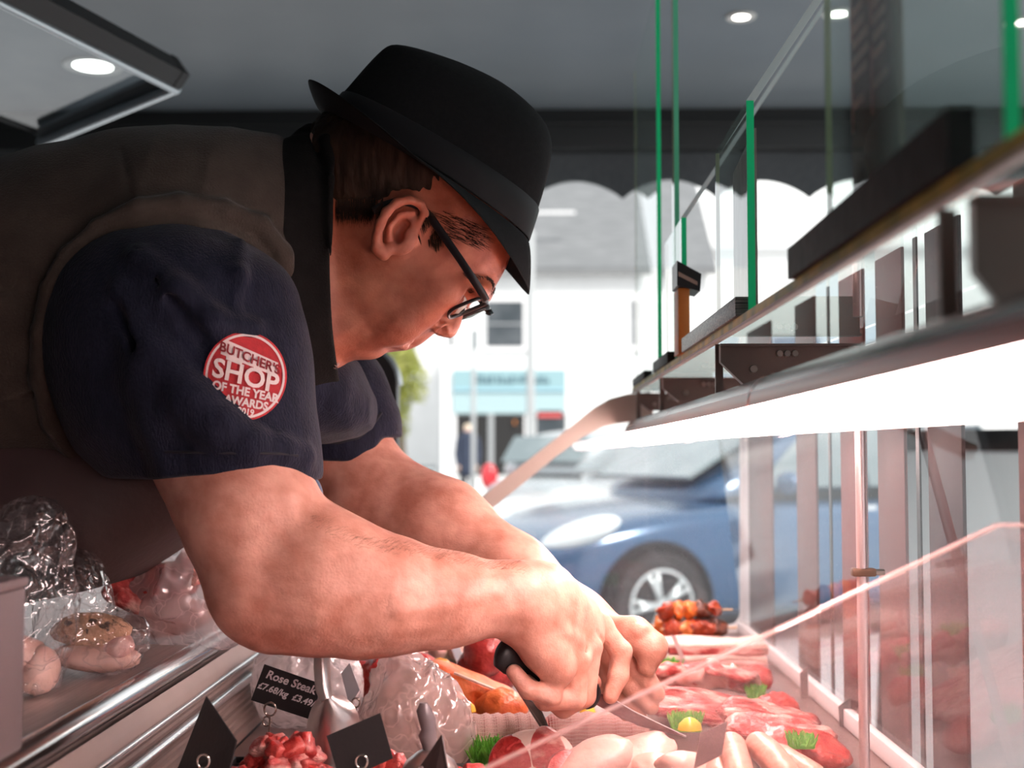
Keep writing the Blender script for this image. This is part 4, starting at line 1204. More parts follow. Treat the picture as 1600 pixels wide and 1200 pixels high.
# ---- shirt: two sleeves and the front seen below the collar
def build_shirt():
    def sleeve(fold):
        S = Solid()
        S.el(P(265, 525, 1.275), (.112, .115, .118), k=.05)
        S.chain([P(300, 560, 1.265), P(348, 660, 1.24), P(372, 745, 1.225), P(374, 800, 1.22)], [.090, .076, .0655, .064], k=.05)
        S.chain([P(200, 520, 1.27), P(240, 640, 1.255), P(300, 740, 1.24)], [.075, .065, .040], k=.05)
        S.chain([P(380, 480, 1.27), P(396, 560, 1.26), P(408, 680, 1.245), P(420, 740, 1.24)], [.050, .040, .030, .028], k=.04)
        lo, hi = S.bounds()
        if fold:
            S.chain([FP(185, 450, .004), FP(240, 555, .006), FP(298, 632, .008), FP(342, 670, .008), FP(392, 696, .006), FP(440, 704, .006), FP(472, 712, .006)], [.006, .016, .020, .019, .015, .011, .009], k=.012)
            S.chain([FP(205, 520, .004), FP(222, 590, .006), FP(245, 660, .006), FP(262, 735, .006)], [.005, .010, .009, .006], k=.022)
            S.chain([FP(215, 400, .002), FP(275, 455, .003), FP(330, 500, .003), FP(395, 512, .002)], [.004, .006, .006, .003], k=.018)
            S.chain([FP(215, 395, .0), FP(270, 470, -.001), FP(315, 530, -.001), FP(335, 560, 0)], [.002, .003, .003, .001], k=.010, mode='s')
            S.chain([FP(375, 380, .001), FP(372, 430, .002), FP(366, 480, .001)], [.003, .004, .002], k=.012)
            S.chain([FP(180, 480, 0), FP(215, 545, -.001), FP(250, 585, -.001)], [.002, .003, .002], k=.010, mode='s')
        S.field(folds(16, .0028, 21, (1, 1, .8)), lo, hi, k=0, mode='d')
        # hem: the sleeve ends in a slightly curved open cuff
        ha, hb, hc = P(262, 748, 1.22), P(375, 741, 1.16), P(478, 750, 1.22)
        def hem(X):
            x = X[..., 0]
            z = np.interp(x, [ha[0], (ha[0] + hb[0]) / 2, hb[0], (hb[0] + hc[0]) / 2, hc[0]], [ha[2], (ha[2] + hb[2]) / 2 + .001, hb[2], (hc[2] + hb[2]) / 2 + .001, hc[2]])
            return z - X[..., 2]
        S.field(hem, lo, hi, k=.004, mode='i')
        S.chain([P(346, 690, 1.228), P(380, 790, 1.205)], [.0645, .060], k=.004, mode='s')
        return S
    shirt = bpy.data.objects.new('shirt', None); COL.objects.link(shirt); shirt.location = P(300, 500, 1.3); put_under(shirt, person)
    plain = solid_obj('plain', sleeve(False), .0035, None, relax=2)
    pb = bvh_of(plain)
    def FP(x, y, into):
        o = Vector((0, 0, CAM_Z)); d = (Vector(P(x, y, 1.2)) - o).normalized(); h = pb.ray_cast(o, d)
        q = h[0] if h[0] is not None else pb.find_nearest(Vector(P(x, y, 1.2)))[0]
        return np.array(q + d * into)
    bpy.data.objects.remove(plain)
    s1 = solid_obj('sleeve', sleeve(True), .0026, M_shirt, shirt, relax=2)
    # stitched hem line
    sb = bvh_of(s1)
    def cast(b, x, y):
        o = Vector((0, 0, CAM_Z)); d = (Vector(P(x, y, 1.2)) - o).normalized()
        h = b.ray_cast(o, d)
        if h[0] is None: h = b.find_nearest(Vector(P(x, y, 1.2)))
        return h[0], d, h[1]
    pts = [cast(sb, x, y)[0] + Vector((0, -.0002, 0)) for x, y in [(218, 702), (260, 706), (310, 707), (360, 708), (410, 708), (440, 709), (466, 712)]]
    tube('hem_stitch', pts, .0012, mat('dark stitch', (.008, .009, .013), .8), shirt, 6)
    # far sleeve
    S = Solid()
    S.chain([P(470, 560, 1.62), P(520, 640, 1.60), P(540, 700, 1.585), P(545, 760, 1.58)], [.075, .064, .050, .048], k=.04)
    S.chain([P(560, 600, 1.60), P(576, 660, 1.59), P(572, 700, 1.585)], [.022, .020, .018], k=.04)
    lo, hi = S.bounds()
    S.field(folds(18, .003, 31), lo, hi, k=0, mode='d')
    A, B, Cc = P(468, 718, 1.56), P(560, 722, 1.55), P(602, 684, 1.58)
    S.field(lambda X: np.interp(X[..., 0], [A[0], B[0], P(585, 712, 1.56)[0], Cc[0]], [A[2], B[2], P(585, 708, 1.56)[2], Cc[2]]) - X[..., 2], lo, hi, k=.004, mode='i')
    f = solid_obj('sleeve', S, .003, M_shirt, shirt, relax=2)
    fb = bvh_of(f)
    pts = [cast(fb, x, y)[0] + Vector((0, -.0006, 0)) for x, y in [(475, 690), (500, 692), (530, 692), (560, 684), (580, 668), (596, 645)]]
    tube('hem_stitch', pts, .0016, mat('dark stitch', (.008, .009, .013), .8), shirt, 6)
    # shirt front
    S = Solid()
    S.xloft([H(420, 600)[0], H(500, 600)[0], H(548, 600)[0], H(572, 600)[0]], [H(0, 600)[2], H(0, 610)[2], H(0, 622)[2], H(0, 640)[2]], [.07, .060, .045, .02], HY + .06, [.12, .11, .08, .04], k=.02)
    lo, hi = S.bounds(); S.field(folds(20, .003, 41), lo, hi, k=0, mode='d')
    solid_obj('shirt_front', S, .003, M_shirt, shirt, relax=2)
    # round embroidered patch, wrapped onto the sleeve
    M_red = mat('red patch weave', (.52, .022, .028), .7, col2=(.44, .018, .024), scale=200, bump=.2, bscale=600)
    M_pw = mat('white patch thread', (.74, .62, .60), .7, bump=.2, bscale=600)
    M_dr = mat('dark red thread', (.24, .012, .016), .7)
    c0 = (382, 589); rot = R(9)
    def to_px(u, v):           # patch units, v up
        return c0[0] + 64 * (u * math.cos(rot) - v * -math.sin(rot) * 1.0), c0[1] + 69 * (u * math.sin(rot) - v * math.cos(rot))
    def wrap(name, verts, faces, m, off):
        out = []
        for u, v in verts:
            x, y = to_px(u, v); p, d, n = cast(pb, x, y); out.append(p + n * off * (1 if n.y < 0 else -1))
        return link_mesh(name, out, faces, m, shirt, smooth=False)
    def disc(r0, r1, nr, seg=64):
        vs, fs = [], []
        for i in range(nr + 1):
            r = r0 + (r1 - r0) * i / nr
            for k in range(seg):
                a = 2 * math.pi * k / seg; vs.append((r * math.cos(a), r * math.sin(a)))
        for i in range(nr):
            for k in range(seg): fs.append((i * seg + k, i * seg + (k + 1) % seg, (i + 1) * seg + (k + 1) % seg, (i + 1) * seg + k))
        return vs, fs
    wrap('patch', *disc(0.001, .96, 12), M_red, .0014)
    wrap('patch_border', *disc(.90, .955, 2), M_pw, .0022); wrap('patch_edge', *disc(.955, 1.0, 2), M_red, .0022)
    def band(u0, u1, f0, f1, n=18):
        vs, fs = [], []
        for i in range(n + 1):
            u = u0 + (u1 - u0) * i / n
            for j in range(3): vs.append((u, f0(u) + (f1(u) - f0(u)) * j / 2))
        for i in range(n):
            for j in range(2): fs.append((i * 3 + j, i * 3 + j + 1, i * 3 + j + 4, i * 3 + j + 3))
        return vs, fs
    # slanting white banner with dark red word, white step under it
    wrap('patch_banner', *band(-.66, .74, lambda u: .26 - .22 * u, lambda u: .60 - .24 * u), M_pw, .0020)
    wrap('patch_banner', *band(-.52, -.12, lambda u: .20 - .2 * u, lambda u: .28 - .2 * u), M_pw, .0020)
    def word(s, size, u, v, tilt, m, off, sx=1.0, bold=.0):
        me = text_mesh(s, size, extrude=0, bold=bold)
        bm = bmesh.new(); bm.from_mesh(me); bpy.data.meshes.remove(me)
        bmesh.ops.triangulate(bm, faces=bm.faces)
        bmesh.ops.subdivide_edges(bm, edges=[e for e in bm.edges if e.calc_length() > size * .35], cuts=1)
        bmesh.ops.triangulate(bm, faces=bm.faces)
        vs = [(u + v_.co.x * sx, v + v_.co.y + v_.co.x * tilt) for v_ in bm.verts]; bm.verts.index_update()
        fs = [[q.index for q in f_.verts] for f_ in bm.faces]; bm.free()
        o = wrap('lettering', vs, fs, m, off)
        return o
    word("BUTCHER'S", .30, .04, .40, -.22, M_dr, .0030, 1.0, .008)
    word('SHOP', .60, .0, -.02, -.10, M_pw, .0034, 1.06, .016)
    word('OF THE YEAR', .265, .06, -.36, -.05, M_pw, .0028, 1.0, .010)
    word('AWARDS', .25, .12, -.60, -.03, M_pw, .0028, 1.0, .010)
    word('2019', .20, .14, -.80, -.02, M_pw, .0028, 1.0, .006)
build_shirt()

# ---- apron: hangs below the vest, with a blue strap loop behind the sleeve
def build_apron():
    S = Solid()
    xs = [-330, -120, 0, 80, 150, 220, 300, 345]
    bot = [1010, 980, 955, 940, 921, 876, 828, 812]; top = [600, 600, 600, 600, 600, 600, 600, 640]
    X = [P(x, 800, 1.30)[0] for x in xs]
    zb = [P(x, y, 1.30)[2] for x, y in zip(xs, bot)]; zt = [P(x, y, 1.30)[2] for x, y in zip(xs, top)]
    S.xloft(X, [(a + b) / 2 for a, b in zip(zt, zb)], [(a - b) / 2 for a, b in zip(zt, zb)], 1.42, [.155, .155, .155, .155, .15, .14, .12, .09], k=.02, n=2.8)
    lo, hi = S.bounds(); S.field(folds(8, .004, 51), lo, hi, k=0, mode='d')
    a = solid_obj('apron', S, .004, M_apron, person, relax=3)
    pts = [P(486 + 15 * math.cos(t) , 780 + 32 * math.sin(t), 1.34) for t in np.linspace(-math.pi * .75, math.pi * .75, 20)]
    tube('strap_loop', pts, .0055, mat('blue strap', (.06, .09, .16), .7, col2=(.09, .13, .2), scale=60), a, 8, sx=1.6, sy=.5, up=(0, 1, 0))
build_apron()
# ---- trousers and shoes (below the worktop)
def build_trousers():
    S = Solid()
    S.rc((-1.05, 1.30, .98), (-1.05, 1.54, .98), .13, .13, k=.05)
    S.rc((-.92, 1.42, 1.02), (-.72, 1.42, 1.12), .14, .13, k=.08)
    for y in (1.30, 1.54): S.chain([(-1.06, y, .95), (-1.06, y, .50), (-1.07, y, .08)], [.105, .075, .06], k=.04)
    t = solid_obj('trousers', S, .008, mat('black trousers', (.015, .015, .018), .8), person, relax=2)
    for y in (1.30, 1.54):
        S = Solid(); S.el((-1.02, y, .045), (.145, .05, .045)); S.rc((-1.08, y, .05), (-1.08, y, .1), .048, .045, k=.03)
        S.field(lambda X: .006 - X[..., 2], (-1.3, 1.2, -.1), (-.8, 1.7, .2), k=.003, mode='i')
        solid_obj('shoe', S, .006, M_black_plastic, person)
build_trousers()

# ---- knife in the right hand
def build_knife():
    a, b, tip = P(783, 1018, 1.252), P(934, 1092, 1.318), P(1072, 1151, 1.372)
    t = thing('knife', 'broad butcher knife with a black handle gripped in the near hand', 'knife', b)
    ax = (b - a) / np.linalg.norm(b - a)
    up = np.array((0, 0, 1.0)); up -= ax * (up @ ax); up /= np.linalg.norm(up)
    bm = bmesh.new()
    add_tube(bm, [a - ax * .004, a, a + ax * .012, a + ax * .05, a + ax * .085, b - ax * .008, b - ax * .002], [.006, .0125, .0145, .0118, .0125, .0115, .008], 16, sx=1.25, sy=.72, up=up)
    bm_obj('handle', bm, mat('black knife handle', (.010, .010, .011), .42), t, smooth=True)
    d = tip - b; n = np.cross(d, up); n /= np.linalg.norm(n)
    sp0, sp1 = b + up * .010 - ax * .004, tip
    pts = [P(928, 1080, 1.316), P(950, 1088, 1.325), P(990, 1112, 1.341), P(1040, 1136, 1.36), P(1072, 1151, 1.372), P(1046, 1146, 1.362), P(1000, 1135, 1.345), P(960, 1117, 1.329), P(928, 1099, 1.316)]
    bm = bmesh.new(); add_prism(bm, [p - n * .0009 for p in pts], n * .0018)
    bm_obj('blade', bm, mat('knife blade', (.17, .07, .065), .4, .25, col2=(.13, .05, .05), scale=40), t)  # dark red colour stands in for the red reflection in the steel
    tube('blade_spine', [p - n * .0009 for p in pts[1:5]], .0011, mat('painted spine highlight', (.80, .76, .75), .3, .4), t, 6)  # pale strip painted as the highlight along the spine
build_knife()
# ================================================================== meat, cards, bags and tools in the case
M_beef = mat('red beef', (.44, .022, .020), .34, col2=(.60, .09, .075), scale=60, detail=6, bump=.45, bscale=140, coat=.35, sss=.05)
M_beef_dark = mat('dark red beef', (.26, .018, .020), .32, col2=(.40, .045, .04), scale=50, bump=.35, bscale=120, coat=.4)
M_steak = mat('marbled pink steak', (.52, .07, .065), .36, col2=(.82, .48, .42), scale=34, detail=7, bump=.6, bscale=110, coat=.2, lo=.45, hi=.62, stretch=(1, 1, 2.2))
M_mince = mat('coarse red steak', (.46, .045, .04), .45, col2=(.82, .42, .36), scale=55, detail=7, bump=.9, bscale=120, coat=.2, lo=.47, hi=.62, stretch=(.5, 1.4, 1.4), bdist=.02)
M_pork = mat('pale pink pork', (.66, .24, .20), .38, col2=(.86, .58, .52), scale=24, detail=5, bump=.25, bscale=90, coat=.25, sss=.08)
M_fat = mat('creamy fat', (.86, .72, .63), .4, col2=(.84, .58, .50), scale=40, bump=.2, bscale=90)
M_chicken = mat('pale chicken', (.66, .38, .31), .38, col2=(.76, .52, .45), scale=18, detail=6, bump=.3, bscale=60, coat=.2, sss=.1)
M_gammon = mat('orange crumbed gammon', (.78, .20, .05), .45, col2=(.66, .12, .035), scale=30, detail=6, bump=.25, bscale=220, coat=.15)
M_sausage = mat('pink sausage', (.66, .32, .25), .42, col2=(.54, .21, .16), scale=80, detail=5, bump=.3, bscale=70, coat=.12, sss=.08, lo=.5, hi=.75)
M_kebab = [mat('orange glazed meat', (.72, .20, .03), .3, col2=(.55, .09, .02), scale=60, bump=.4, bscale=120, coat=.5),
           mat('dark red glazed meat', (.30, .035, .015), .3, col2=(.45, .07, .02), scale=60, bump=.4, bscale=120, coat=.5),
           mat('charred glazed meat', (.07, .02, .012), .35, col2=(.2, .05, .02), scale=50, bump=.4, bscale=120, coat=.4)]
M_green = mat('bright green garnish', (.10, .42, .04), .45, col2=(.20, .56, .07), scale=90)
M_yellow = mat('yellow pepper', (.86, .55, .05), .3, coat=.3)
M_wood = mat('pale skewer wood', (.62, .42, .24), .6)
M_card = mat('matt black card', (.014, .012, .013), .55, bump=.05, bscale=200)
M_chalk = mat('chalk lettering', (.78, .72, .74), .8)
M_wire = mat('bright card clip', (.72, .66, .60), .18, 1.0)
M_alu = mat('cast aluminium', (.62, .59, .57), .30, .95, col2=(.50, .47, .46), scale=20, bump=.12, bscale=60)
M_net = mat('white netting', (.86, .66, .60), .6)
M_roll = mat('netted red joint', (.52, .075, .065), .36, col2=(.72, .28, .24), scale=26, bump=.3, bscale=70, coat=.3)

def lump(name, c, r, m, rot=None, amp=.12, freq=2.6, seed=0, sub=3, parent=None, power=1.0):
    """an irregular solid lump about c with half sizes r, its surface pushed in and out by noise"""
    bm = bmesh.new(); bmesh.ops.create_icosphere(bm, subdivisions=sub, radius=1.0)
    v = np.array([q.co[:] for q in bm.verts])
    if power != 1.0: v = np.sign(v) * np.abs(v) ** power; v /= np.maximum(np.abs(v).max(1), .0001)[:, None] ** (1 - min(power, 1)) if power < 1 else 1
    n = fbm(v + seed * 7.3, freq, seed, 3)
    v = v * (1 + amp * n)[:, None] * np.array(r)
    if rot is not None: v = v @ np.array(Euler([R(a) for a in rot]).to_matrix()).T
    for q, p in zip(bm.verts, v): q.co = p
    o = bm_obj(name, bm, m, parent, smooth=True)
    o.location = c
    return o

def slab(name, c, size, m, rot=(0, 0, 0), curl=.1, seed=0, n=(22, 16, 4), rim=None):
    """a slice or steak: a rounded thick sheet, waved by noise; rim gets a second material (fat)"""
    L_, W_, T_ = size
    nx, ny, nz = n
    vs, fs, mi = [], [], []
    a = np.linspace(-1, 1, nx)
    S_ = {}
    def pt(i, j, top):
        u, v = a[i], np.linspace(-1, 1, ny)[j]
        rr = (abs(u) ** 3 + abs(v) ** 3) ** (1 / 3) if (u or v) else 0
        mx_ = max(abs(u), abs(v))
        s = mx_ / rr if rr > 0 else 1
        uu, vv = u * s, v * s
        w1 = float(fbm(np.array([[uu * 1.3 + seed * 5, vv * 1.3, seed]]), 1.1, seed, 2)[0])
        e = 1 + .16 * float(vnoise(np.array([[math.atan2(vv, uu) * 1.6 + 10, seed * 3.1, 0]]), seed)[0]) * mx_
        th = (1 - mx_ ** 6) ** .5 if mx_ < 1 else 0
        z = .0035 * float(vnoise(np.array([[uu * 2.2 + seed, vv * 9 + uu * 1.5, 7.7]]), seed + 9)[0]) * (1 if top else 0) * max(0, 1 - mx_ ** 4) + curl * L_ * w1 + (T_ * .5 * th * (1 if top else -1)) * (1 + .3 * float(vnoise(np.array([[uu * 4 + seed, vv * 4, 3.3]]), seed + 5)[0]))
        return (uu * L_ * .5 * e, vv * W_ * .5 * e, z)
    for top in (1, 0):
        for i in range(nx):
            for j in range(ny): vs.append(pt(i, j, top))
    N = nx * ny
    for t in (0, 1):
        for i in range(nx - 1):
            for j in range(ny - 1):
                q = [t * N + i * ny + j, t * N + (i + 1) * ny + j, t * N + (i + 1) * ny + j + 1, t * N + i * ny + j + 1]
                fs.append(q if t == 0 else q[::-1])
                mi.append(1 if rim and (j >= ny - 3 or (i >= nx - 3 and j > ny // 2)) else 0)
    mats_ = [m] + ([rim] if rim else [])
    o = link_mesh(name, vs, fs, mats=mats_, fmat=mi)
    bm = bmesh.new(); bm.from_mesh(o.data); bmesh.ops.remove_doubles(bm, verts=bm.verts, dist=1e-5); bmesh.ops.recalc_face_normals(bm, faces=bm.faces); bm.to_mesh(o.data); bm.free()
    o.location = c; o.rotation_euler = [R(x) for x in rot]
    return o

def rest(o, z=DECK, sink=0.0):
    """lower an object so that its lowest point touches z"""
    M = full_matrix(o)
    zs = [(M @ v.co).z for v in o.data.vertices]
    o.location.z += z - min(zs) - sink
    return o

# ---- glazed kebabs at the far end
def kebab(c, length, seed, label, yaw=0):
    rr = random.Random(seed)
    t = thing('kebab', label, 'kebab', c, 'glazed kebabs piled at the far end')
    d = np.array((math.cos(R(yaw)), math.sin(R(yaw)), 0))
    tube('skewer', [c - d * (length / 2 + .012), c + d * (length / 2 + .022)], .0016, M_wood, t, 6)
    n = 5
    for i in range(n):
        q = c + d * (-length / 2 + length * (i + .5) / n)
        r = length / n * .88
        lump('chunk', q + np.array((0, rr.uniform(-.002, .002), rr.uniform(-.001, .001))), (r, r * rr.uniform(.8, 1.0), r * rr.uniform(.72, .92)), M_kebab[[0, 1, 0, 2, 0, 2, 1][rr.randrange(7)]],
             (rr.uniform(-40, 40), rr.uniform(-20, 20), rr.uniform(0, 90)), .34, 1.7, rr.randrange(99), 3, t)
k0 = [('near bottom glazed kebab of the far pile', 0, 0), ('far bottom glazed kebab of the far pile', .036, 0), ('near middle glazed kebab of the pile', .004, 1),
      ('far middle glazed kebab of the pile', .036, 1), ('topmost orange glazed kebab crowning the far pile', .018, 2)]
for i, (lab, dy, lv) in enumerate(k0):
    c = P(1082 + (i % 3 - 1) * 6, 990, 2.17); c[1] += dy; c[2] = DECK + .017 + lv * .029
    kebab(c, .098, 11 + i, lab, yaw=(-6, 4, 8, -3, 5)[i])

# ---- pork belly slab behind the hand, with lines of fat
def belly():
    t = thing('pork_belly', 'pale slab of pork belly with layered fat, in front of the kebabs', 'meat', P(1120, 1040, 2.02))
    x0, x1 = P(1043, 1040, 2.0)[0], P(1200, 1040, 2.0)[0]
    mm = [M_fat, M_pork, M_fat, M_steak, M_fat]
    z = DECK
    for i, (h, m) in enumerate(zip((.011, .009, .008, .011, .007), mm)):
        bm = bmesh.new(); add_box(bm, (-(x1 - x0) / 2, -.045, 0), ((x1 - x0) / 2, .045, h * 1.12), .003, 2)
        bmesh.ops.subdivide_edges(bm, edges=bm.edges, cuts=4, use_grid_fill=True)
        v = np.array([q.co[:] for q in bm.verts]); nz = fbm(v + i * 3, 26, i, 2)
        for q, n in zip(bm.verts, nz): q.co.z += .0022 * n * (0 if i == 0 and q.co.z < .004 else 1); q.co.y += .003 * n; q.co.x += .002 * n
        o = bm_obj('fat_layer' if m is M_fat else 'meat_layer', bm, m, None, smooth=True)
        o.location = ((x0 + x1) / 2, 2.04, z); put_under(o, t); z += h
belly()

# ---- steaks, slices and joints
def put(o, label, cat='meat', group=None): return tag(o, label, cat, group)
G1 = 'beef steaks along the glass'
for i, (px, py, Y, sx, sy, th, m, rot, lab) in enumerate([
    (1172, 1066, 1.86, .062, .05, .026, M_beef, (4, 0, 8), 'thick red steak just in front of the pork belly, nearest the front glass'),
    (1092, 1056, 1.90, .085, .05, .022, M_beef, (6, -3, -5), 'flat red steak in front of the pork belly, behind the green garnish'),
    (1216, 1096, 1.66, .055, .045, .024, M_beef, (0, 4, 5), 'small bright red steak at the foot of the front posts'),
    (1130, 1124, 1.57, .20, .075, .018, M_mince, (10, 6, -6), 'wide coarse red steak stretching from the knife tip to the glass'),
    (1205, 1126, 1.50, .115, .07, .020, M_mince, (12, 8, -10), 'coarse red steak lying on the wide one beside the grey ticket'),
    (1255, 1158, 1.42, .10, .07, .020, M_beef, (14, 10, -14), 'dark edged red steak nearest the corner of the front glass'),
    (1215, 1150, 1.45, .12, .06, .014, M_steak, (10, 4, -8), 'marbled pink steak just behind the sausages'),
]):
    o = slab('beef_steak', P(px, py, Y), (sx, sy, th), m, rot, .06, 20 + i); rest(o, DECK, -.001 - (.014 if i in (4, 6) else 0)); put(o, lab, 'steak', G1)
G2 = 'folded pink pork slices'
for i, (px, py, Y, sx, sy, th, rot, lab) in enumerate([
    (1050, 1086, 1.76, .10, .07, .016, (-18, 10, 10), 'folded pink pork slice beside the far hand'),
    (1110, 1088, 1.74, .085, .06, .015, (-24, -14, -8), 'folded pink pork slice in the middle of the case'),
    (1145, 1092, 1.72, .08, .06, .015, (-20, 16, 0), 'folded pink pork slice leaning towards the small bright steak'),
    (1075, 1102, 1.66, .11, .06, .014, (-16, 6, 14), 'flat pink pork slice under the point of the knife'),
    (1010, 1108, 1.62, .09, .05, .014, (-14, -4, 6), 'pink pork slice partly hidden behind the knife blade'),
]):
    o = slab('pork_slice', P(px, py, Y), (sx, sy, th), M_pork if i % 2 else M_steak, rot, .16, 40 + i, rim=M_fat); rest(o, DECK, -.002 - .016 * (i in (1, 2))); put(o, lab, 'meat slice', G2)

# sausages
for i, (p0, p1, p2, lab) in enumerate([
    ((1140, 1155), (1150, 1185), (1160, 1230), 'pink sausage standing leftmost of the four, beside the brown ticket'),
    ((1176, 1156), (1205, 1182), (1240, 1225), 'plump pink sausage, second from the brown ticket'),
    ((1120, 1176), (1122, 1200), (1130, 1232), 'pink sausage lowest in the pile, partly behind the brown ticket'),
    ((1205, 1176), (1240, 1196), (1290, 1225), 'pink sausage nearest the red steaks'),
]):
    Y = 1.235 + .012 * i
    a, b, c = [P(x, y, Y - .05 * k) for k, (x, y) in enumerate((p0, p1, p2))]
    pts = [a + (b - a) * t if t <= 1 else b + (c - b) * (t - 1) for t in np.linspace(0, 2, 13)]
    r = .0135
    rr = [r * (.35 if k in (0, 12) else .82 if k in (1, 11) else 1) for k in range(13)]
    bm = bmesh.new(); add_tube(bm, pts, rr, 18)
    v = np.array([q.co[:] for q in bm.verts]); n = fbm(v, 55, i, 2)
    for q, k in zip(bm.verts, n): q.co += Vector((.0007 * k, .0007 * k, .0007 * k))
    o = bm_obj('sausage', bm, M_sausage, smooth=True); sbs = o.modifiers.new('soft', 'SUBSURF'); sbs.levels = sbs.render_levels = 1
    put(o, lab, 'sausage', 'fresh sausages')

# chicken fillets in front of the divider edge
for i, (px, py, Y, r, rot, lab) in enumerate([
    (985, 1188, 1.29, (.048, .030, .019), (10, -18, 20), 'smooth pale chicken fillet leaning up below the knife blade'),
    (1040, 1214, 1.26, (.042, .028, .019), (0, 14, -25), 'pale chicken fillet beside the brown ticket'),
    (925, 1192, 1.27, (.042, .026, .020), (0, -24, 10), 'pale chicken fillet next to the round lamb steak'),
    (1085, 1204, 1.22, (.04, .028, .018), (0, 10, 30), 'pale chicken fillet under the sausages'),
]):
    o = lump('chicken_fillet', P(px, py, Y), r, M_chicken, rot, .14, 1.1, 60 + i, 4); put(o, lab, 'chicken fillet', 'chicken fillets')

# lamb leg steaks: round slice, ring of fat, bone in the middle
def lamb(px, py, Y, r, rot, lab):
    c = P(px, py, Y)
    t = thing('lamb_steak', lab, 'steak', c, 'round lamb leg steaks')
    E = Euler([R(a) for a in rot]).to_matrix().to_4x4(); M4 = Matrix.Translation(Vector(c)) @ E
    def disc(name, rx, ry, th, m, off=(0, 0, 0), amp=.06, seed=1, z=0):
        bm = bmesh.new(); add_lathe(bm, [(0, th), (.6, th), (.9, th * .9), (1.0, th * .4), (1.0, -th * .4), (.9, -th), (0, -th)], seg=48)
        bmesh.ops.remove_doubles(bm, verts=bm.verts, dist=1e-6)
        for q in bm.verts:
            a = math.atan2(q.co.y, q.co.x); k = 1 + amp * math.sin(2 * a + seed) + amp * .6 * math.sin(3 * a + seed * 2)
            q.co = Vector((q.co.x * rx * k + off[0], q.co.y * ry * k + off[1], q.co.z + z))
            q.co = M4 @ q.co
        return bm_obj(name, bm, m, t, angle=50)
    disc('fat_rim', r * 1.0, r * .78, .0075, M_fat)
    disc('muscle', r * .56, r * .74, .0082, M_beef, (-r * .43, 0, 0), .05, 2); disc('muscle', r * .49, r * .72, .0084, M_steak, (r * .49, .0, 0), .05, 4); disc('muscle', r * .22, r * .30, .0083, M_beef, (0, -r * .45, 0), .05, 1)
    disc('bone', r * .15, r * .15, .0090, M_fat, (r * .06, -r * .32, 0), .02, 3); disc('marrow', r * .085, r * .085, .0094, M_beef_dark, (r * .06, -r * .32, 0), .02, 3)
lamb(828, 1190, 1.30, .042, (62, -14, -8), 'round red lamb leg steak with a white seam, leaning at the front of the case')
lamb(905, 1215, 1.26, .034, (58, 12, 6), 'smaller round lamb steak tucked low beside the chicken fillets')

# netted rolled joints
def roll(x0, x1, y, Y, r, lab, seed):
    a, b = P(x0, y, Y), P(x1, y, Y + .01); a[2] = b[2] = DECK + r + .002
    t = thing('rolled_joint', lab, 'joint', (a + b) / 2, 'netted rolled joints')
    n = 40; pts = [a + (b - a) * k / n for k in range(n + 1)]
    rad = [r * min(1, .45 + 2.2 * math.sin(math.pi * min(max(k / n, .0), 1)) ** .5 * .55) * (1 + .05 * math.sin(k * 1.1 + seed)) for k in range(n + 1)]
    bm = bmesh.new(); add_tube(bm, pts, rad, 30); bm_obj('meat', bm, M_roll, t, smooth=True)
    bm = bmesh.new()
    ax = (b - a) / np.linalg.norm(b - a); e1 = np.array((0, 0, 1.0)); e2 = np.cross(ax, e1)
    for q in range(34):       # threads along the roll
        an = 2 * math.pi * q / 34
        add_tube(bm, [pts[k] + (e1 * math.cos(an + .03 * math.sin(k * 2)) + e2 * math.sin(an + .03 * math.sin(k * 2))) * (rad[k] + .0004) for k in range(0, n + 1, 2)], .00042, 4, caps=False)
    for k in range(1, n):
        for kk in (0, .5):
            p = pts[k] + (pts[k + 1] - pts[k]) * kk
            add_tube(bm, [p + (e1 * math.cos(w_) + e2 * math.sin(w_)) * (rad[k] + .0005) for w_ in np.linspace(0, 2 * math.pi, 25)], .00042, 4, caps=False)
    bm_obj('netting', bm, M_net, t, smooth=True)
roll(722, 846, 1146, 1.46, .0215, 'netted rolled joint between the chicken bag and the dark ticket', 1)
roll(850, 1012, 1144, 1.47, .0215, 'netted rolled joint lying below the knife blade', 2)

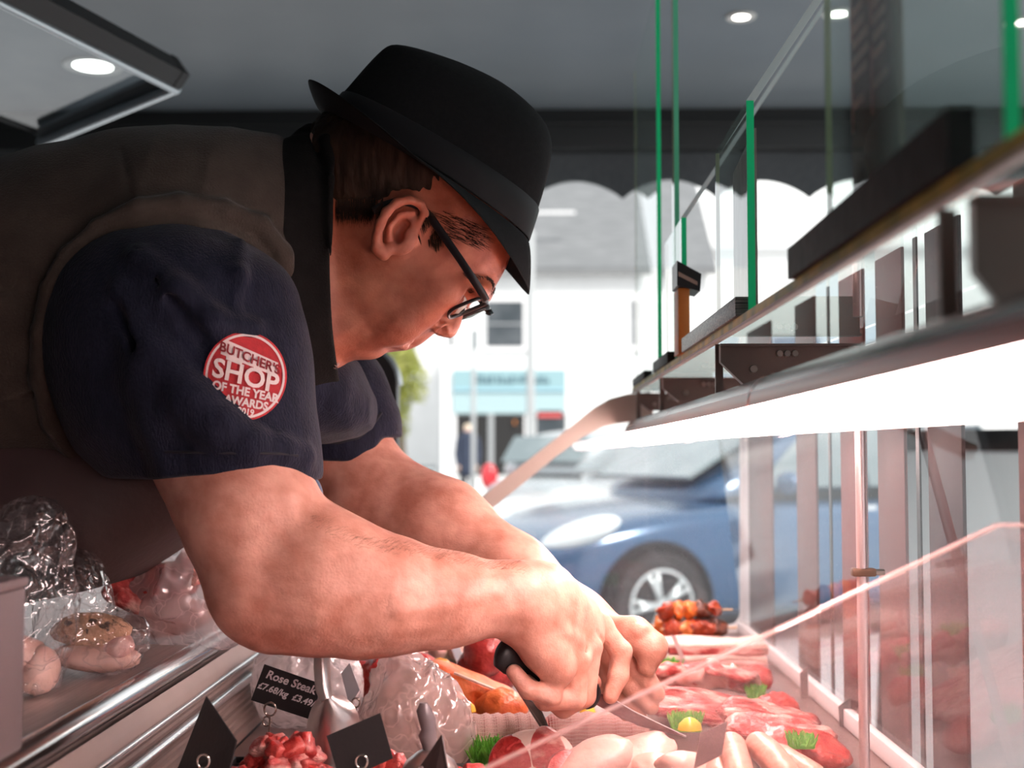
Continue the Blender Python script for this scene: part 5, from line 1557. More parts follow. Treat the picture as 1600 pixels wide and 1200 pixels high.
# gammon and ham joints
def gammon():
    S = Solid(); S.rc(P(700, 1100, 1.60), P(770, 1098, 1.60), .040, .034, k=.02); S.rc(P(700, 1062, 1.60), P(740, 1075, 1.60), .030, .030, k=.03)
    pa, pb_ = P(712, 1044, 1.60), P(800, 1080, 1.60); sl = (pb_[2] - pa[2]) / (pb_[0] - pa[0]); lo, hi = S.bounds()
    S.field(lambda X: (X[..., 2] - pa[2] - (X[..., 0] - pa[0]) * sl) * .9, lo - .02, hi + .02, k=.006, mode='i')
    S.chain([P(744, 1092, 1.565), P(752, 1108, 1.562), P(746, 1125, 1.565)], [.003, .004, .003], k=.012, mode='s')
    S.field(lambda X: .0016 * fbm(X, 40, 3, 2), lo - .02, hi + .02, k=0, mode='d')
    o = solid_obj('gammon_joint', S, .0025, M_gammon, relax=2); tube('fat_edge', [pa + np.array((0, -.034, .000)), pb_ + np.array((0, -.034, .000))], .0016, M_fat, o, 6); put(o, 'large orange crumbed gammon joint behind the bag of chicken', 'joint', 'orange gammon joints')
    o = lump('gammon_joint', P(784, 1094, 1.56), (.030, .030, .026), M_gammon, (0, 25, 10), .12, 1.3, 74, 4); rest(o, DECK, -.006); put(o, 'small knobbly orange gammon joint below the knife handle', 'joint', 'orange gammon joints')
    o = lump('beef_joint', P(757, 1046, 1.72), (.028, .030, .034), M_beef_dark, (0, 30, 20), .16, 1.2, 80, 4); rest(o, DECK, -.040); put(o, 'dark red piece of beef behind the gammon, left of the knife handle', 'joint')
    o = lump('beef_joint', P(757, 1090, 1.74), (.045, .035, .040), M_beef_dark, (0, 10, 20), .12, 1.2, 81, 3); rest(o); put(o, 'dark red beef joint at the bottom, mostly hidden by the gammon', 'joint')
gammon()
o = lump('beef_joint', P(640, 1046, 1.78), (.060, .03, .030), M_beef, (0, 6, 6), .18, 1.6, 83, 4); rest(o); put(o, 'long red beef joint lying behind the bag of chicken', 'joint')
o = lump('beef_joint', P(556, 1056, 1.80), (.035, .03, .026), M_beef, (0, 0, 20), .2, 1.6, 85, 4); rest(o); put(o, 'red beef joint behind the scoop handle', 'joint')

# stuffed rolls at the back, tied and pale
for i in range(7):
    px = 598 + i * 29
    t = thing('stuffed_chicken_roll', 'pale tied chicken roll, one of a row at the back under the forearm', 'chicken roll', P(px, 1020, 2.12), 'tied chicken rolls at the back')
    c = P(px, 1020, 2.12); c[2] = DECK + .020
    lump('meat', c, (.0165, .036, .019), M_chicken, (0, 0, 4), .07, 1.5, 90 + i, 3, t)
    bm = bmesh.new()
    for dy in (-.018, 0, .018):
        add_tube(bm, [c + np.array((.0168 * math.cos(a), dy, .0195 * math.sin(a))) for a in np.linspace(0, 2 * math.pi, 19)], .0007, 5, caps=False)
    bm_obj('string', bm, mat('butcher string', (.42, .36, .2), .7), t)
    c2 = c.copy(); c2[1] += .06; c2[2] += .020
for i in range(6):
    c = P(612 + i * 29, 1008, 2.19); c[2] = DECK + .050
    o = lump('chicken_parcel', c, (.017, .03, .016), M_chicken, (0, 0, 10), .09, 1.5, 120 + i, 3); o.location.z = DECK + .017
    put(o, 'pale chicken parcel in the rearmost row under the forearm', 'chicken parcel', 'chicken parcels in the rearmost row')

# ---- garnish
def garnish(px, py, Y, w_, h, d, seed, lab, z=None):
    rr = random.Random(seed); c = P(px, py, Y)
    t = bmesh.new()
    zb = c[2] - h * .5 if z is None else z
    add_box(t, (c[0] - w_ / 2, Y - d / 2, zb), (c[0] + w_ / 2, Y + d / 2, zb + h * .35), .002)
    for k in range(int(160 * max(w_ / .04, .6))):
        x = c[0] + rr.uniform(-w_ / 2, w_ / 2); y = Y + rr.uniform(-d / 2, d / 2)
        p = np.array((x, y, zb + h * .2)); e = p + np.array((rr.uniform(-.35, .35) * h, rr.uniform(-.4, .4) * h, h * rr.uniform(.5, .85)))
        add_tube(t, [p, (p + e) / 2, e], [.0013, .0012, .0004], 4, caps=False)
    o = bm_obj('garnish', t, M_green, smooth=False); put(o, lab, 'garnish', 'green plastic grass garnishes')
garnish(764, 1178, 1.40, .036, .034, .02, 1, 'bright green grass garnish beside the round lamb steak', DECK)
garnish(1040, 1054, 1.83, .034, .030, .02, 2, 'green grass garnish in front of the far hand', P(1040, 1062, 1.83)[2])
garnish(1132, 1058, 1.80, .024, .022, .02, 3, 'green grass garnish between two red steaks behind the folded slices', P(1132, 1066, 1.80)[2])
garnish(1180, 1088, 1.70, .016, .026, .02, 4, 'green grass garnish against the small bright red steak', P(1180, 1100, 1.70)[2])
garnish(1072, 1130, 1.50, .034, .022, .02, 5, 'pale green garnish behind the brown ticket', P(1072, 1142, 1.50)[2])
garnish(1252, 1160, 1.38, .026, .016, .02, 6, 'green garnish low between the dark edged steak and the sausages', P(1252, 1168, 1.38)[2])
garnish(985, 1176, 1.36, .02, .020, .02, 7, 'pale green garnish behind the chicken fillets', P(985, 1186, 1.36)[2])
def wedge(px, py, Y, r, rot, lab, m=M_yellow):
    bm = bmesh.new(); add_lathe(bm, [(0, -1), (.5, -.85), (.9, -.4), (1, 0), (.9, .4), (.5, .85), (0, 1)], seg=24)
    bmesh.ops.remove_doubles(bm, verts=bm.verts, dist=1e-6)
    bmesh.ops.bisect_plane(bm, geom=bm.verts[:] + bm.edges[:] + bm.faces[:], plane_co=(0, 0, 0), plane_no=(1, 0, 0), clear_outer=True)
    bmesh.ops.holes_fill(bm, edges=[e for e in bm.edges if e.is_boundary])
    bmesh.ops.scale(bm, vec=(r, r * .7, r), verts=bm.verts)
    o = bm_obj('pepper_wedge', bm, m, angle=50); o.location = P(px, py, Y); o.rotation_euler = [R(a) for a in rot]
    put(o, lab, 'pepper wedge', 'yellow pepper wedges')
wedge(727, 1112, 1.50, .013, (0, 90, 20), 'pale yellow pepper wedge between the gammon and the chicken bag')
wedge(918, 1118, 1.52, .014, (0, 100, 70), 'bright yellow pepper wedge under the fist')
wedge(688, 1046, 1.68, .016, (20, 60, 30), 'orange yellow wedge at the tip of the gammon slice', mat('orange wedge', (.72, .32, .03), .35, coat=.3))
wedge(1078, 1140, 1.46, .014, (0, 90, 0), 'yellow wedge behind the brown ticket')

# ---- diced beef: each cube its own piece
cubes = []
rr = random.Random(9)
layers = [(0, 30), (1, 18), (2, 8)]
def diced(cx, cy, Y, spread, layers, group, lab):
    c0 = P(cx, cy, Y)
    for lv, n in layers:
        for k in range(n):
            a = rr.uniform(0, 2 * math.pi); d = spread * math.sqrt(rr.random()) * (1 - .28 * lv)
            p = np.array((c0[0] + d * math.cos(a), Y + d * .8 * math.sin(a), c0[2] - .016 + lv * .0125))
            s = rr.uniform(.0082, .0125)
            o = lump('diced_beef', p, (s * rr.uniform(.9, 1.3), s, s * rr.uniform(.7, .95)), M_beef if rr.random() < .75 else M_steak, (rr.uniform(-50, 50), rr.uniform(-50, 50), rr.uniform(0, 180)), .16, 1.3, rr.randrange(500), 3, power=.55)
            put(o, lab, 'beef cube', group)
def heap_tray(px, py, Y, w_, d, lab):
    c = P(px, py, Y)
    t = thing('meat_tray', lab, 'tray', (c[0], Y, DECK), 'black trays under the diced beef')
    z1 = c[2]
    box('base', (c[0] - w_ / 2, Y - d / 2, DECK), (c[0] + w_ / 2, Y + d / 2, z1), M_black_plastic, t, .003)
    for a, b, c_, e in ((-w_ / 2, -d / 2, w_ / 2, -d / 2 + .003), (-w_ / 2, d / 2 - .003, w_ / 2, d / 2), (-w_ / 2, -d / 2, -w_ / 2 + .003, d / 2), (w_ / 2 - .003, -d / 2, w_ / 2, d / 2)):
        box('rim', (c[0] + a, Y + b, z1), (c[0] + c_, Y + e, z1 + .006), M_black_plastic, t, .001)
heap_tray(440, 1212, 1.20, .112, .10, 'black tray under the larger heap of diced beef')
diced(440, 1184, 1.20, .046, layers, 'diced beef in the near tray', 'small cube of diced red beef in the heap below the steak price card')
heap_tray(655, 1214, 1.24, .115, .06, 'black tray under the diced beef behind the blank black card')
diced(612, 1190, 1.24, .020, [(0, 10), (1, 4)], 'diced beef behind the blank card', 'small cube of diced beef peeping out behind the blank black card')
diced(726, 1206, 1.22, .014, [(0, 6), (1, 2)], 'diced beef beside the scoop', 'small cube of diced beef between the scoop and the green garnish')

# ---- price cards on clips
def card(corners, Y, lab, m=M_card, lines=(), clip=None, curl=0.0, group='price cards standing among the meat', Ys=None, texth=.0, base=None):
    """corners: pixel corners from the upper left, clockwise; Ys gives each corner its own depth"""
    ys = Ys or [Y] * 4
    q = [P(x, y, yy) for (x, y), yy in zip(corners, ys)]
    t = thing('price_card', lab, 'price card', (sum(q) / 4), group)
    n = np.cross(q[1] - q[0], q[3] - q[0]); n /= np.linalg.norm(n)
    if n[1] > 0: n = -n
    prism('card', [p for p in q], -n * .0012, m, t)
    ex = q[1] - q[0]; wlen = np.linalg.norm(ex); ex /= wlen
    ey = q[0] - q[3]; ey /= np.linalg.norm(ey); ey -= ex * (ey @ ex); ey /= np.linalg.norm(ey); ez = np.cross(ex, ey)
    if ez @ n < 0: ez = -ez
    for s, u, v, size in lines:
        o_ = q[0] + (q[1] - q[0]) * u + (q[3] - q[0]) * v + n * .0006
        M4 = Matrix(((ex[0], ey[0], ez[0], o_[0]), (ex[1], ey[1], ez[1], o_[1]), (ex[2], ey[2], ez[2], o_[2]), (0, 0, 0, 1)))
        sh = Matrix(((1, .18, 0, 0), (0, 1, 0, 0), (0, 0, 1, 0), (0, 0, 0, 1)))
        text(s, size, M4 @ sh, M_chalk, t, align='LEFT', bold=.00025)
    if clip:
        (cx, cy), rr_, foot = clip
        c = P(cx, cy, min(ys) - .006); r = L(rr_, Y)
        b = P(foot[0], foot[1], Y)
        tube('clip_ring', [c + np.array((r * math.cos(a), 0, r * 1.15 * math.sin(a))) for a in np.linspace(0, 2 * math.pi, 25)], .0011, M_wire, t, 8, caps=False)
        tube('clip_stem', [c + np.array((0, 0, -r * 1.15)), b], .0010, M_wire, t, 8)
        tube('clip_ring', [c + np.array((-r * .7 + r * .7 * math.cos(a), .004, -r * 2.2 + r * .8 * math.sin(a))) for a in np.linspace(0, 2 * math.pi, 21)], .0010, M_wire, t, 8, caps=False)
    return t
card([(413, 1038), (500, 1068), (490, 1126), (392, 1094)], 1.33, 'black price card chalked Rose Steak with two prices', lines=(('Rose Steak', .10, .22, .0120), ('£7.68/kg  £3.49/lb', .03, .56, .0094)), clip=((422, 1108), 9, (419, 1170)))
card([(510, 1150), (594, 1114), (614, 1185), (532, 1222)], 1.13, 'blank matt black card tilted behind a wire clip at the front', clip=((565, 1190), 9, (566, 1250)))
card([(322, 1088), (369, 1157), (352, 1230), (268, 1225)], 1.16, 'dark card tilted at the left end beside the ribbed counter side', Ys=[1.20, 1.13, 1.13, 1.20], clip=((318, 1190), 9, (318, 1240)))
card([(690, 1147), (700, 1204), (672, 1240), (640, 1222)], 1.09, 'narrow brown card with white handwriting seen at a slant by the grey handled scoop', m=mat('brown card', (.075, .05, .048), .5), Ys=[1.08, 1.06, 1.06, 1.10], lines=(('Sausage', .02, .66, .010),))
card([(1094, 1146), (1137, 1127), (1128, 1180), (1084, 1202)], 1.13, 'brown ticket leaning in front of the sausages', m=mat('brown ticket', (.20, .115, .11), .5))
card([(1310, 1104), (1329, 1090), (1331, 1136), (1314, 1153)], 1.62, 'small grey ticket standing against the front glass', m=mat('grey ticket', (.16, .14, .145), .5, col2=(.10, .09, .09), scale=60))
card([(1250, 1052), (1262, 1040), (1263, 1090), (1252, 1098)], 1.80, 'thin dark ticket at the foot of the second post', m=mat('taupe ticket', (.22, .16, .155), .5))
card([(533, 1052), (546, 1036), (562, 1078), (546, 1104)], 1.42, 'pale grey blue ticket behind the aluminium scoop', m=mat('pale ticket', (.42, .46, .50), .35), clip=((556, 1098), 6, (553, 1130)))
card([(704, 1010), (716, 1004), (728, 1036), (716, 1042)], 1.85, 'bright bluish ticket under the forearm near the knife handle', m=mat('blue white ticket', (.62, .78, .86), .3))
card([(1048, 992), (1056, 994), (1078, 1048), (1071, 1050)], 1.98, 'slim pinkish ticket stuck in the pork belly', m=mat('pink ticket', (.58, .42, .40), .5))
card([(812, 1086), (842, 1104), (868, 1164), (846, 1140)], 1.42, 'pointed dark ticket below the fist above the netted joints', m=mat('dark ticket', (.035, .033, .03), .45), Ys=[1.44, 1.40, 1.39, 1.43])

# ---- aluminium scoop standing in the diced beef
def scoop():
    Y = 1.24
    t = thing('scoop', 'aluminium scoop standing handle up in the diced beef', 'scoop', P(510, 1130, Y))
    tube('handle', [P(503, 1018, Y + .01), P(503, 1040, Y + .008), P(505, 1075, Y + .004), P(510, 1094, Y)], [.0075, .0082, .0078, .0062], M_alu, t, 14)
    # bowl: a curved blade, broad below, hollow to the far side
    rows = [(1088, 503, 524), (1094, 494, 534), (1104, 486, 546), (1118, 479, 556), (1140, 474, 560), (1170, 470, 558), (1205, 468, 552)]
    vs, fs = [], []; n = 16
    for side in (0, 1):
        for (y, x0, x1) in rows:
            for k in range(n + 1):
                u = k / n; p = P(x0 + (x1 - x0) * u, y, Y)
                bulge = math.sin(math.pi * u) ** .7
                p[1] += -.020 * bulge + .016 + side * .0018
                vs.append(p)
    m_ = len(rows) * (n + 1)
    for s in (0, 1):
        for i in range(len(rows) - 1):
            for k in range(n):
                q = [s * m_ + i * (n + 1) + k, s * m_ + i * (n + 1) + k + 1, s * m_ + (i + 1) * (n + 1) + k + 1, s * m_ + (i + 1) * (n + 1) + k]
                fs.append(q if s else q[::-1])
    o = link_mesh('bowl', vs, fs, M_alu, t); sb = o.modifiers.new('soft', 'SUBSURF'); sb.levels = sb.render_levels = 1
scoop()
def scoop2():
    Y = 1.16
    t = thing('scoop', 'scoop with a moulded grey handle standing before the chicken bag', 'scoop', P(668, 1160, Y))
    pts = [P(662, 1098, Y), P(662, 1108, Y), P(668, 1126, Y), P(670, 1140, Y), P(668, 1148, Y), P(672, 1166, Y), P(673, 1186, Y)]
    tube('grip', pts, [.0035, .0068, .0078, .0070, .0085, .0070, .0058], mat('grey moulded grip', (.14, .11, .115), .4, col2=(.17, .14, .14), scale=30, coat=.2), t, 16)
    lathe('bowl', [(.004, .018), (.012, .014), (.022, .006), (.027, -.004), (.028, -.018), (.026, -.018), (.025, -.004), (.018, .004), (0, .012)], P(672, 1200, Y), M_alu, t)
scoop2()

# ---- bags
def bag_mat(name, veil, tint=(.96, .95, .95), col=(.9, .86, .86), scale=13):
    m = clear_mat(name, tint, 1.9, haze=max(veil, .01), haze_col=col, rough=.10)
    nt = m.node_tree
    tc = nt.nodes.new('ShaderNodeTexCoord'); n = nt.nodes.new('ShaderNodeTexNoise'); n.inputs['Scale'].default_value = 16; n.inputs['Detail'].default_value = 3
    mixv = nt.nodes.new('ShaderNodeMix'); mixv.data_type = 'RGBA'; mixv.blend_type = 'LINEAR_LIGHT'; mixv.inputs[0].default_value = .16
    v = nt.nodes.new('ShaderNodeTexVoronoi'); v.feature = 'DISTANCE_TO_EDGE'; v.inputs['Scale'].default_value = scale
    nt.links.new(tc.outputs['Object'], n.inputs['Vector']); nt.links.new(tc.outputs['Object'], mixv.inputs[6]); nt.links.new(n.outputs['Color'], mixv.inputs[7])
    nt.links.new(mixv.outputs[2], v.inputs['Vector'])
    mr = nt.nodes.new('ShaderNodeMapRange'); mr.inputs[1].default_value = .0; mr.inputs[2].default_value = .05; mr.inputs[3].default_value = min(1, veil + .20); mr.inputs[4].default_value = veil  # whiter film along the creases stands in for crinkle highlights
    nt.links.new(v.outputs['Distance'], mr.inputs[0])
    haze_mix = [q for q in nt.nodes if q.type == 'MIX_SHADER' and any(l.from_node.type == 'BSDF_TRANSPARENT' for l in q.inputs[1].links)][0]
    nt.links.new(mr.outputs[0], haze_mix.inputs[0])
    bp = nt.nodes.new('ShaderNodeBump'); bp.inputs['Strength'].default_value = .55; bp.inputs['Distance'].default_value = .02
    ad = nt.nodes.new('ShaderNodeMath'); ad.operation = 'ADD'; nt.links.new(v.outputs['Distance'], ad.inputs[0]); nt.links.new(n.outputs['Fac'], ad.inputs[1]); nt.links.new(ad.outputs[0], bp.inputs['Height'])
    for q in nt.nodes:
        if q.type in ('BSDF_GLOSSY', 'FRESNEL'): nt.links.new(bp.outputs[0], q.inputs['Normal'])
    return m
M_bag = bag_mat('clear crinkled bag', .03)
M_bag_milky = bag_mat('milky crinkled bag', .38, col=(.92, .84, .84))
def bag_solid(pts_r, seed, crink=.006, fl=None):
    S = Solid()
    for i in range(len(pts_r) - 1):
        S.rc(pts_r[i][0], pts_r[i + 1][0], pts_r[i][1], pts_r[i + 1][1], k=.03)
    lo, hi = S.bounds()
    def cr(X):
        q = X + .010 * vnoise(X * 30 + 5, seed + 7)[..., None]
        n1 = vnoise(q * np.array((46, 46, 20)), seed); n2 = vnoise(q * np.array((95, 95, 60)) + 3, seed + 1)
        return crink * 1.7 * (np.abs(n1) - .35) + crink * .8 * (np.abs(n2) - .3)
    S.field(cr, lo, hi, k=0, mode='d')
    if fl is not None: S.field(lambda X: fl - X[..., 2], lo - .05, hi + .05, k=.004, mode='i')
    return S
WT = .98
def bags():
    # the bag of chicken in the case
    t = thing('plastic_bag', 'milky plastic bag full of pale chicken portions standing in the case', 'bag', P(650, 1120, 1.42))
    S = bag_solid([(P(655, 1128, 1.42), .050), (P(640, 1095, 1.42), .043), (P(622, 1052, 1.43), .014), (P(612, 1034, 1.44), .006)], 3, .007, DECK + .002)
    S.rc(P(690, 1150, 1.42), P(610, 1150, 1.42), .036, .030, k=.03)
    solid_obj('film', S, .0022, bag_mat('chicken bag film', .55, scale=9, col=(.98, .88, .84)), t, relax=1)
    for i, (px, py, dy, r, rot, lab) in enumerate([(620, 1110, -.012, (.024, .018, .030), (0, 10, 0), 'chicken portion at the left inside the milky bag'), (655, 1085, -.006, (.020, .016, .030), (0, -14, 10), 'chicken portion at the top inside the milky bag'),
                                               (640, 1160, -.014, (.040, .020, .020), (0, 6, 0), 'wide chicken portion at the bottom inside the milky bag'), (700, 1130, 0.0, (.018, .018, .034), (0, 18, 0), 'chicken portion at the right inside the milky bag'), (672, 1130, -.012, (.022, .016, .022), (0, 0, 30), 'chicken portion in the middle of the milky bag')]):
        o = lump('chicken_portion', P(px, py, 1.42 + dy), r, M_chicken, rot, .14, 1.3, 140 + i, 3); put(o, lab, 'chicken portion', 'chicken portions inside the bag')
    t = thing('plastic_bag', 'white plastic bag lying behind the steak price card', 'bag', P(475, 1045, 1.62))
    S = bag_solid([(P(448, 1050, 1.62), .040), (P(505, 1050, 1.64), .042), (P(520, 1040, 1.66), .026)], 9, .006, DECK + .002)
    S.rc(P(450, 1090, 1.62), P(510, 1090, 1.62), .040, .040, k=.03)
    solid_obj('film', S, .003, bag_mat('white bag film', .75, col=(.9, .86, .86)), t, relax=1)
    # three bags on the worktop
    Y = 1.50
    t = thing('plastic_bag', 'milky bag of red meat slices on the worktop beside the elbow', 'bag', P(280, 940, Y))
    S = bag_solid([(P(215, 960, Y), .034), (P(280, 930, Y), .046), (P(325, 945, Y + .01), .040), (P(350, 968, Y + .01), .022)], 13, .006, WT + .001)
    S.rc(P(285, 905, Y), P(318, 838, Y), .030, .012, k=.03)
    S.rc(P(180, 985, Y), P(350, 985, Y), .020, .020, k=.02)
    solid_obj('film', S, .0024, bag_mat('meat bag film', .50, col=(.93, .86, .87)), t, relax=1)
    for i, (px, py, sx, rot, m, lab) in enumerate([(210, 922, .075, (62, 20, 10), M_steak, 'red meat slice leaning in the milky worktop bag, nearest the apron'), (262, 905, .070, (66, -10, -6), M_beef, 'reddest meat slice at the top of the milky worktop bag'),
                                                (285, 898, .045, (60, -34, 0), M_steak, 'meat slice nearest the elbow inside the milky worktop bag')]):
        o = slab('meat_slice', P(px, py, Y - .028), (sx, .05, .010), m, rot, .08, 150 + i, rim=M_fat); put(o, lab, 'meat slice', 'meat slices inside the milky worktop bag')
    o = lump('pork_piece', P(262, 965, Y - .005), (.055, .03, .022), M_pork, (0, -8, 0), .1, 1.2, 156, 3); put(o, 'pale pork piece at the bottom of the milky worktop bag', 'meat')
    Y = 1.27
    t = thing('plastic_bag', 'clear knotted bag of peppered patties in the middle of the worktop', 'bag', P(150, 980, Y))
    S = bag_solid([(P(120, 1005, Y), .034), (P(185, 1005, Y), .030)], 17, .006, WT + .001)
    S.chain([P(118, 985, Y), P(105, 920, Y), P(98, 895, Y + .005)], [.034, .026, .016], k=.03)
    S.chain([P(98, 895, Y), P(128, 892, Y), P(140, 930, Y)], [.014, .014, .018], k=.02)
    solid_obj('film', S, .0022, M_bag, t, relax=1)
    M_patty = mat('peppered patty', (.62, .36, .22), .5, col2=(.10, .06, .04), scale=75, detail=3, bump=.5, bscale=160, lo=.56, hi=.64)
    for i, (px, py, r, m, lab) in enumerate([(145, 985, (.038, .024, .018), M_patty, 'peppered patty lying on top inside the knotted bag'), (150, 1026, (.044, .026, .015), M_chicken, 'pale patty at the bottom inside the knotted bag'), (185, 1010, (.016, .02, .014), M_pork, 'pinkish piece at the right inside the knotted bag')]):
        o = lump('patty', P(px, py, Y), r, m, (0, 4, 10), .08, 1.4, 160 + i, 3); put(o, lab, 'patty', 'patties inside the knotted bag')
    Y = 1.165
    t = thing('plastic_bag', 'clear bag looming behind the grey metal casing', 'bag', P(40, 940, Y))
    S = bag_solid([(P(40, 1045, Y), .030), (P(25, 960, Y), .046), (P(20, 880, Y), .040), (P(55, 835, Y), .022), (P(80, 850, Y), .010)], 23, .007, WT + .001)
    S.chain([P(20, 860, Y), P(35, 815, Y), P(75, 815, Y), P(90, 845, Y)], [.02, .012, .010, .007], k=.015)
    solid_obj('film', S, .0022, M_bag, t, relax=1)
    o = lump('chicken_portion', P(62, 1048, Y), (.018, .022, .022), M_chicken, (0, 0, 0), .12, 1.5, 170, 3); put(o, 'pale chicken portion in the bag just right of the grey casing', 'chicken portion')
    o = lump('chicken_portion', P(20, 1030, Y), (.03, .028, .024), M_chicken, (0, 0, 0), .12, 1.5, 171, 3); put(o, 'pale chicken portion in the bag hidden behind the grey casing', 'chicken portion')
bags()
# ================================================================== the street
M_road = mat('pale tarmac', (.42, .42, .43), .8, col2=(.48, .48, .48), scale=3, bump=.05, bscale=40)
M_pave = mat('pale paving', (.58, .57, .56), .8, col2=(.64, .63, .62), scale=4)
M_render = mat('white render', (.80, .80, .79), .8, col2=(.84, .84, .83), scale=2)
M_slate = mat('grey slate roof', (.15, .155, .16), .7, col2=(.19, .195, .20), scale=2.2, stretch=(1, 1, 6), bump=.2, bscale=20)
M_pane = mat('dark window pane', (.05, .06, .068), .3, spec=.25, col2=(.10, .11, .12), scale=1.5)
M_blue_sign = mat('pale blue fascia', (.27, .41, .44), .7, spec=.1)
M_sign_ink = mat('sign lettering', (.06, .12, .15), .6)
M_dark_in = mat('dark shop interior', (.015, .014, .014), .8)
M_pole = mat('galvanised pole', (.46, .47, .47), .5, .3)
structure(box('street_ground', (-40, 4.4, -.06), (40, 70, 0.0), M_road), 'pale road and car park beyond the stall')
structure(box('street_ground', (.75, -2, -.06), (40, 4.4, 0.0), M_pave), 'paved footway on the customer side of the stall')
structure(box('pavement', (-20, 26.5, 0.0), (20, 30.2, .12), M_pave), 'pavement in front of the white shop')

BY = 30.0
def bz(y): return P(900, y, BY)[2]
def bx(x): return P(x, 600, BY)[0]
def building():
    t = thing('white_building', 'white rendered building with a grey slate roof across the street', 'building', (bx(880), BY, 0))
    x0, x1 = bx(690), bx(1106)
    box('wall', (x0, BY, 0), (x1, BY + 9, bz(428)), M_render, t)
    prism('roof', [(x0 - .2, BY - .25, bz(430)), (x1 + .2, BY - .25, bz(430)), (x1 + .2, BY + 4.5, bz(262) + 1.0), (x0 - .2, BY + 4.5, bz(262) + 1.0)], (0, 0, .15), M_slate, t)
    box('gutter', (x0 - .2, BY - .35, bz(432)), (x1 + .2, BY - .22, bz(427)), mat('gutter', (.2, .2, .2), .5), t)
    box('roof_rail', (bx(836), BY + .3, bz(330)), (bx(900), BY + .4, bz(326)), M_white_frame, t)
    for a, b, c, d in ((757, 821, 468, 545), (985, 1010, 466, 544), (700, 712, 468, 545)):
        f = box('window', (bx(a), BY - .06, bz(d)), (bx(b), BY + .02, bz(c)), M_white_frame, t)
        w2 = (bx(b) - bx(a)); m = .05
        box('pane', (bx(a) + m, BY - .07, bz(d) + m), (bx(b) - m, BY - .055, bz(c) - m), M_pane, f)
        box('meeting_rail', (bx(a) + m, BY - .09, (bz(c) + bz(d)) / 2 - .02), (bx(b) - m, BY - .07, (bz(c) + bz(d)) / 2 + .02), mat('grey rail', (.3, .31, .32), .5), f)
        box('sill', (bx(a) - .05, BY - .12, bz(d) - .06), (bx(b) + .05, BY, bz(d)), M_white_frame, f)
    fas = box('fascia', (bx(708), BY - .12, bz(607)), (bx(884), BY, bz(578)), M_blue_sign, t)
    box('fascia_rail', (bx(708), BY - .14, bz(611)), (bx(884), BY - .1, bz(607)), mat('blue rail', (.30, .50, .58), .6), t)
    box('lower_fascia', (bx(708), BY - .08, bz(646)), (bx(884), BY, bz(611)), mat('paler fascia', (.36, .48, .50), .7, spec=.1), t)
    # fascia writing, too soft to read in the photograph: short strokes at its place and size
    rr = random.Random(4); bm = bmesh.new()
    for (u0, u1, v0, v1) in ((745, 772, 600, 586), (776, 800, 600, 587), (806, 826, 598, 586), (836, 856, 600, 588)):
        x = bx(u0)
        while x < bx(u1) - .03:
            w_ = rr.uniform(.03, .07); add_box(bm, (x, BY - .135, bz(v0)), (x + w_, BY - .12, bz(v1) - rr.uniform(0, .08))); x += w_ + .035
    bm_obj('fascia_lettering', bm, M_sign_ink, fas)
    d1 = box('shop_opening', (bx(711), BY - .03, bz(742)), (bx(822), BY + .05, bz(648)), M_dark_in, t)
    for x in (711, 822): box('mullion', (bx(x) - .04, BY - .06, bz(742)), (bx(x) + .04, BY - .02, bz(648)), M_white_frame, d1)
    box('shop_window', (bx(838), BY - .03, bz(700)), (bx(884), BY + .02, bz(640)), M_pane, t)
    box('red_banner', (bx(840), BY - .08, bz(652)), (bx(878), BY - .05, bz(642)), mat('red banner', (.62, .10, .10), .6), t)
    tube('orange_lamp', [(bx(803), BY - .10, bz(660)), (bx(806), BY - .10, bz(660))], .05, emit('orange lamp glow', (1, .35, .08), 1.0), t, 8)
    ch = box('chimney', (bx(831), BY + 2.2, bz(400)), (bx(842), BY + 3.0, bz(345)), mat('pale brick chimney', (.70, .42, .30), .8), t)
building()
def second_building():
    t = thing('white_building', 'plain white building filling the far right behind the parked cars', 'building', (9, 34, 0))
    box('wall', (bx(1112), 33, 0), (bx(1112) + 13, 42, 6.5), M_render, t)
    prism('roof', [(bx(1112) - .3, 32.7, 6.5), (bx(1112) + 13.3, 32.7, 6.5), (bx(1112) + 13.3, 37, 9), (bx(1112) - .3, 37, 9)], (0, 0, .15), M_render, t)
    for k in range(3): box('window', (bx(1112) + 2 + k * 3.4, 32.96, 2.8), (bx(1112) + 3.2 + k * 3.4, 33.02, 4.2), M_pane, t)
second_building()
def third_building():
    t = thing('white_building', 'white terrace at the far left mostly hidden behind the butcher', 'building', (-9, 40, 0))
    box('wall', (-17, 40, 0), (bx(680) - .6, 46, 7.0), M_render, t)
    for k in range(3): box('window', (-15 + k * 3.4, 39.96, 3.0), (-13.8 + k * 3.4, 40.02, 4.4), M_pane, t)
third_building()

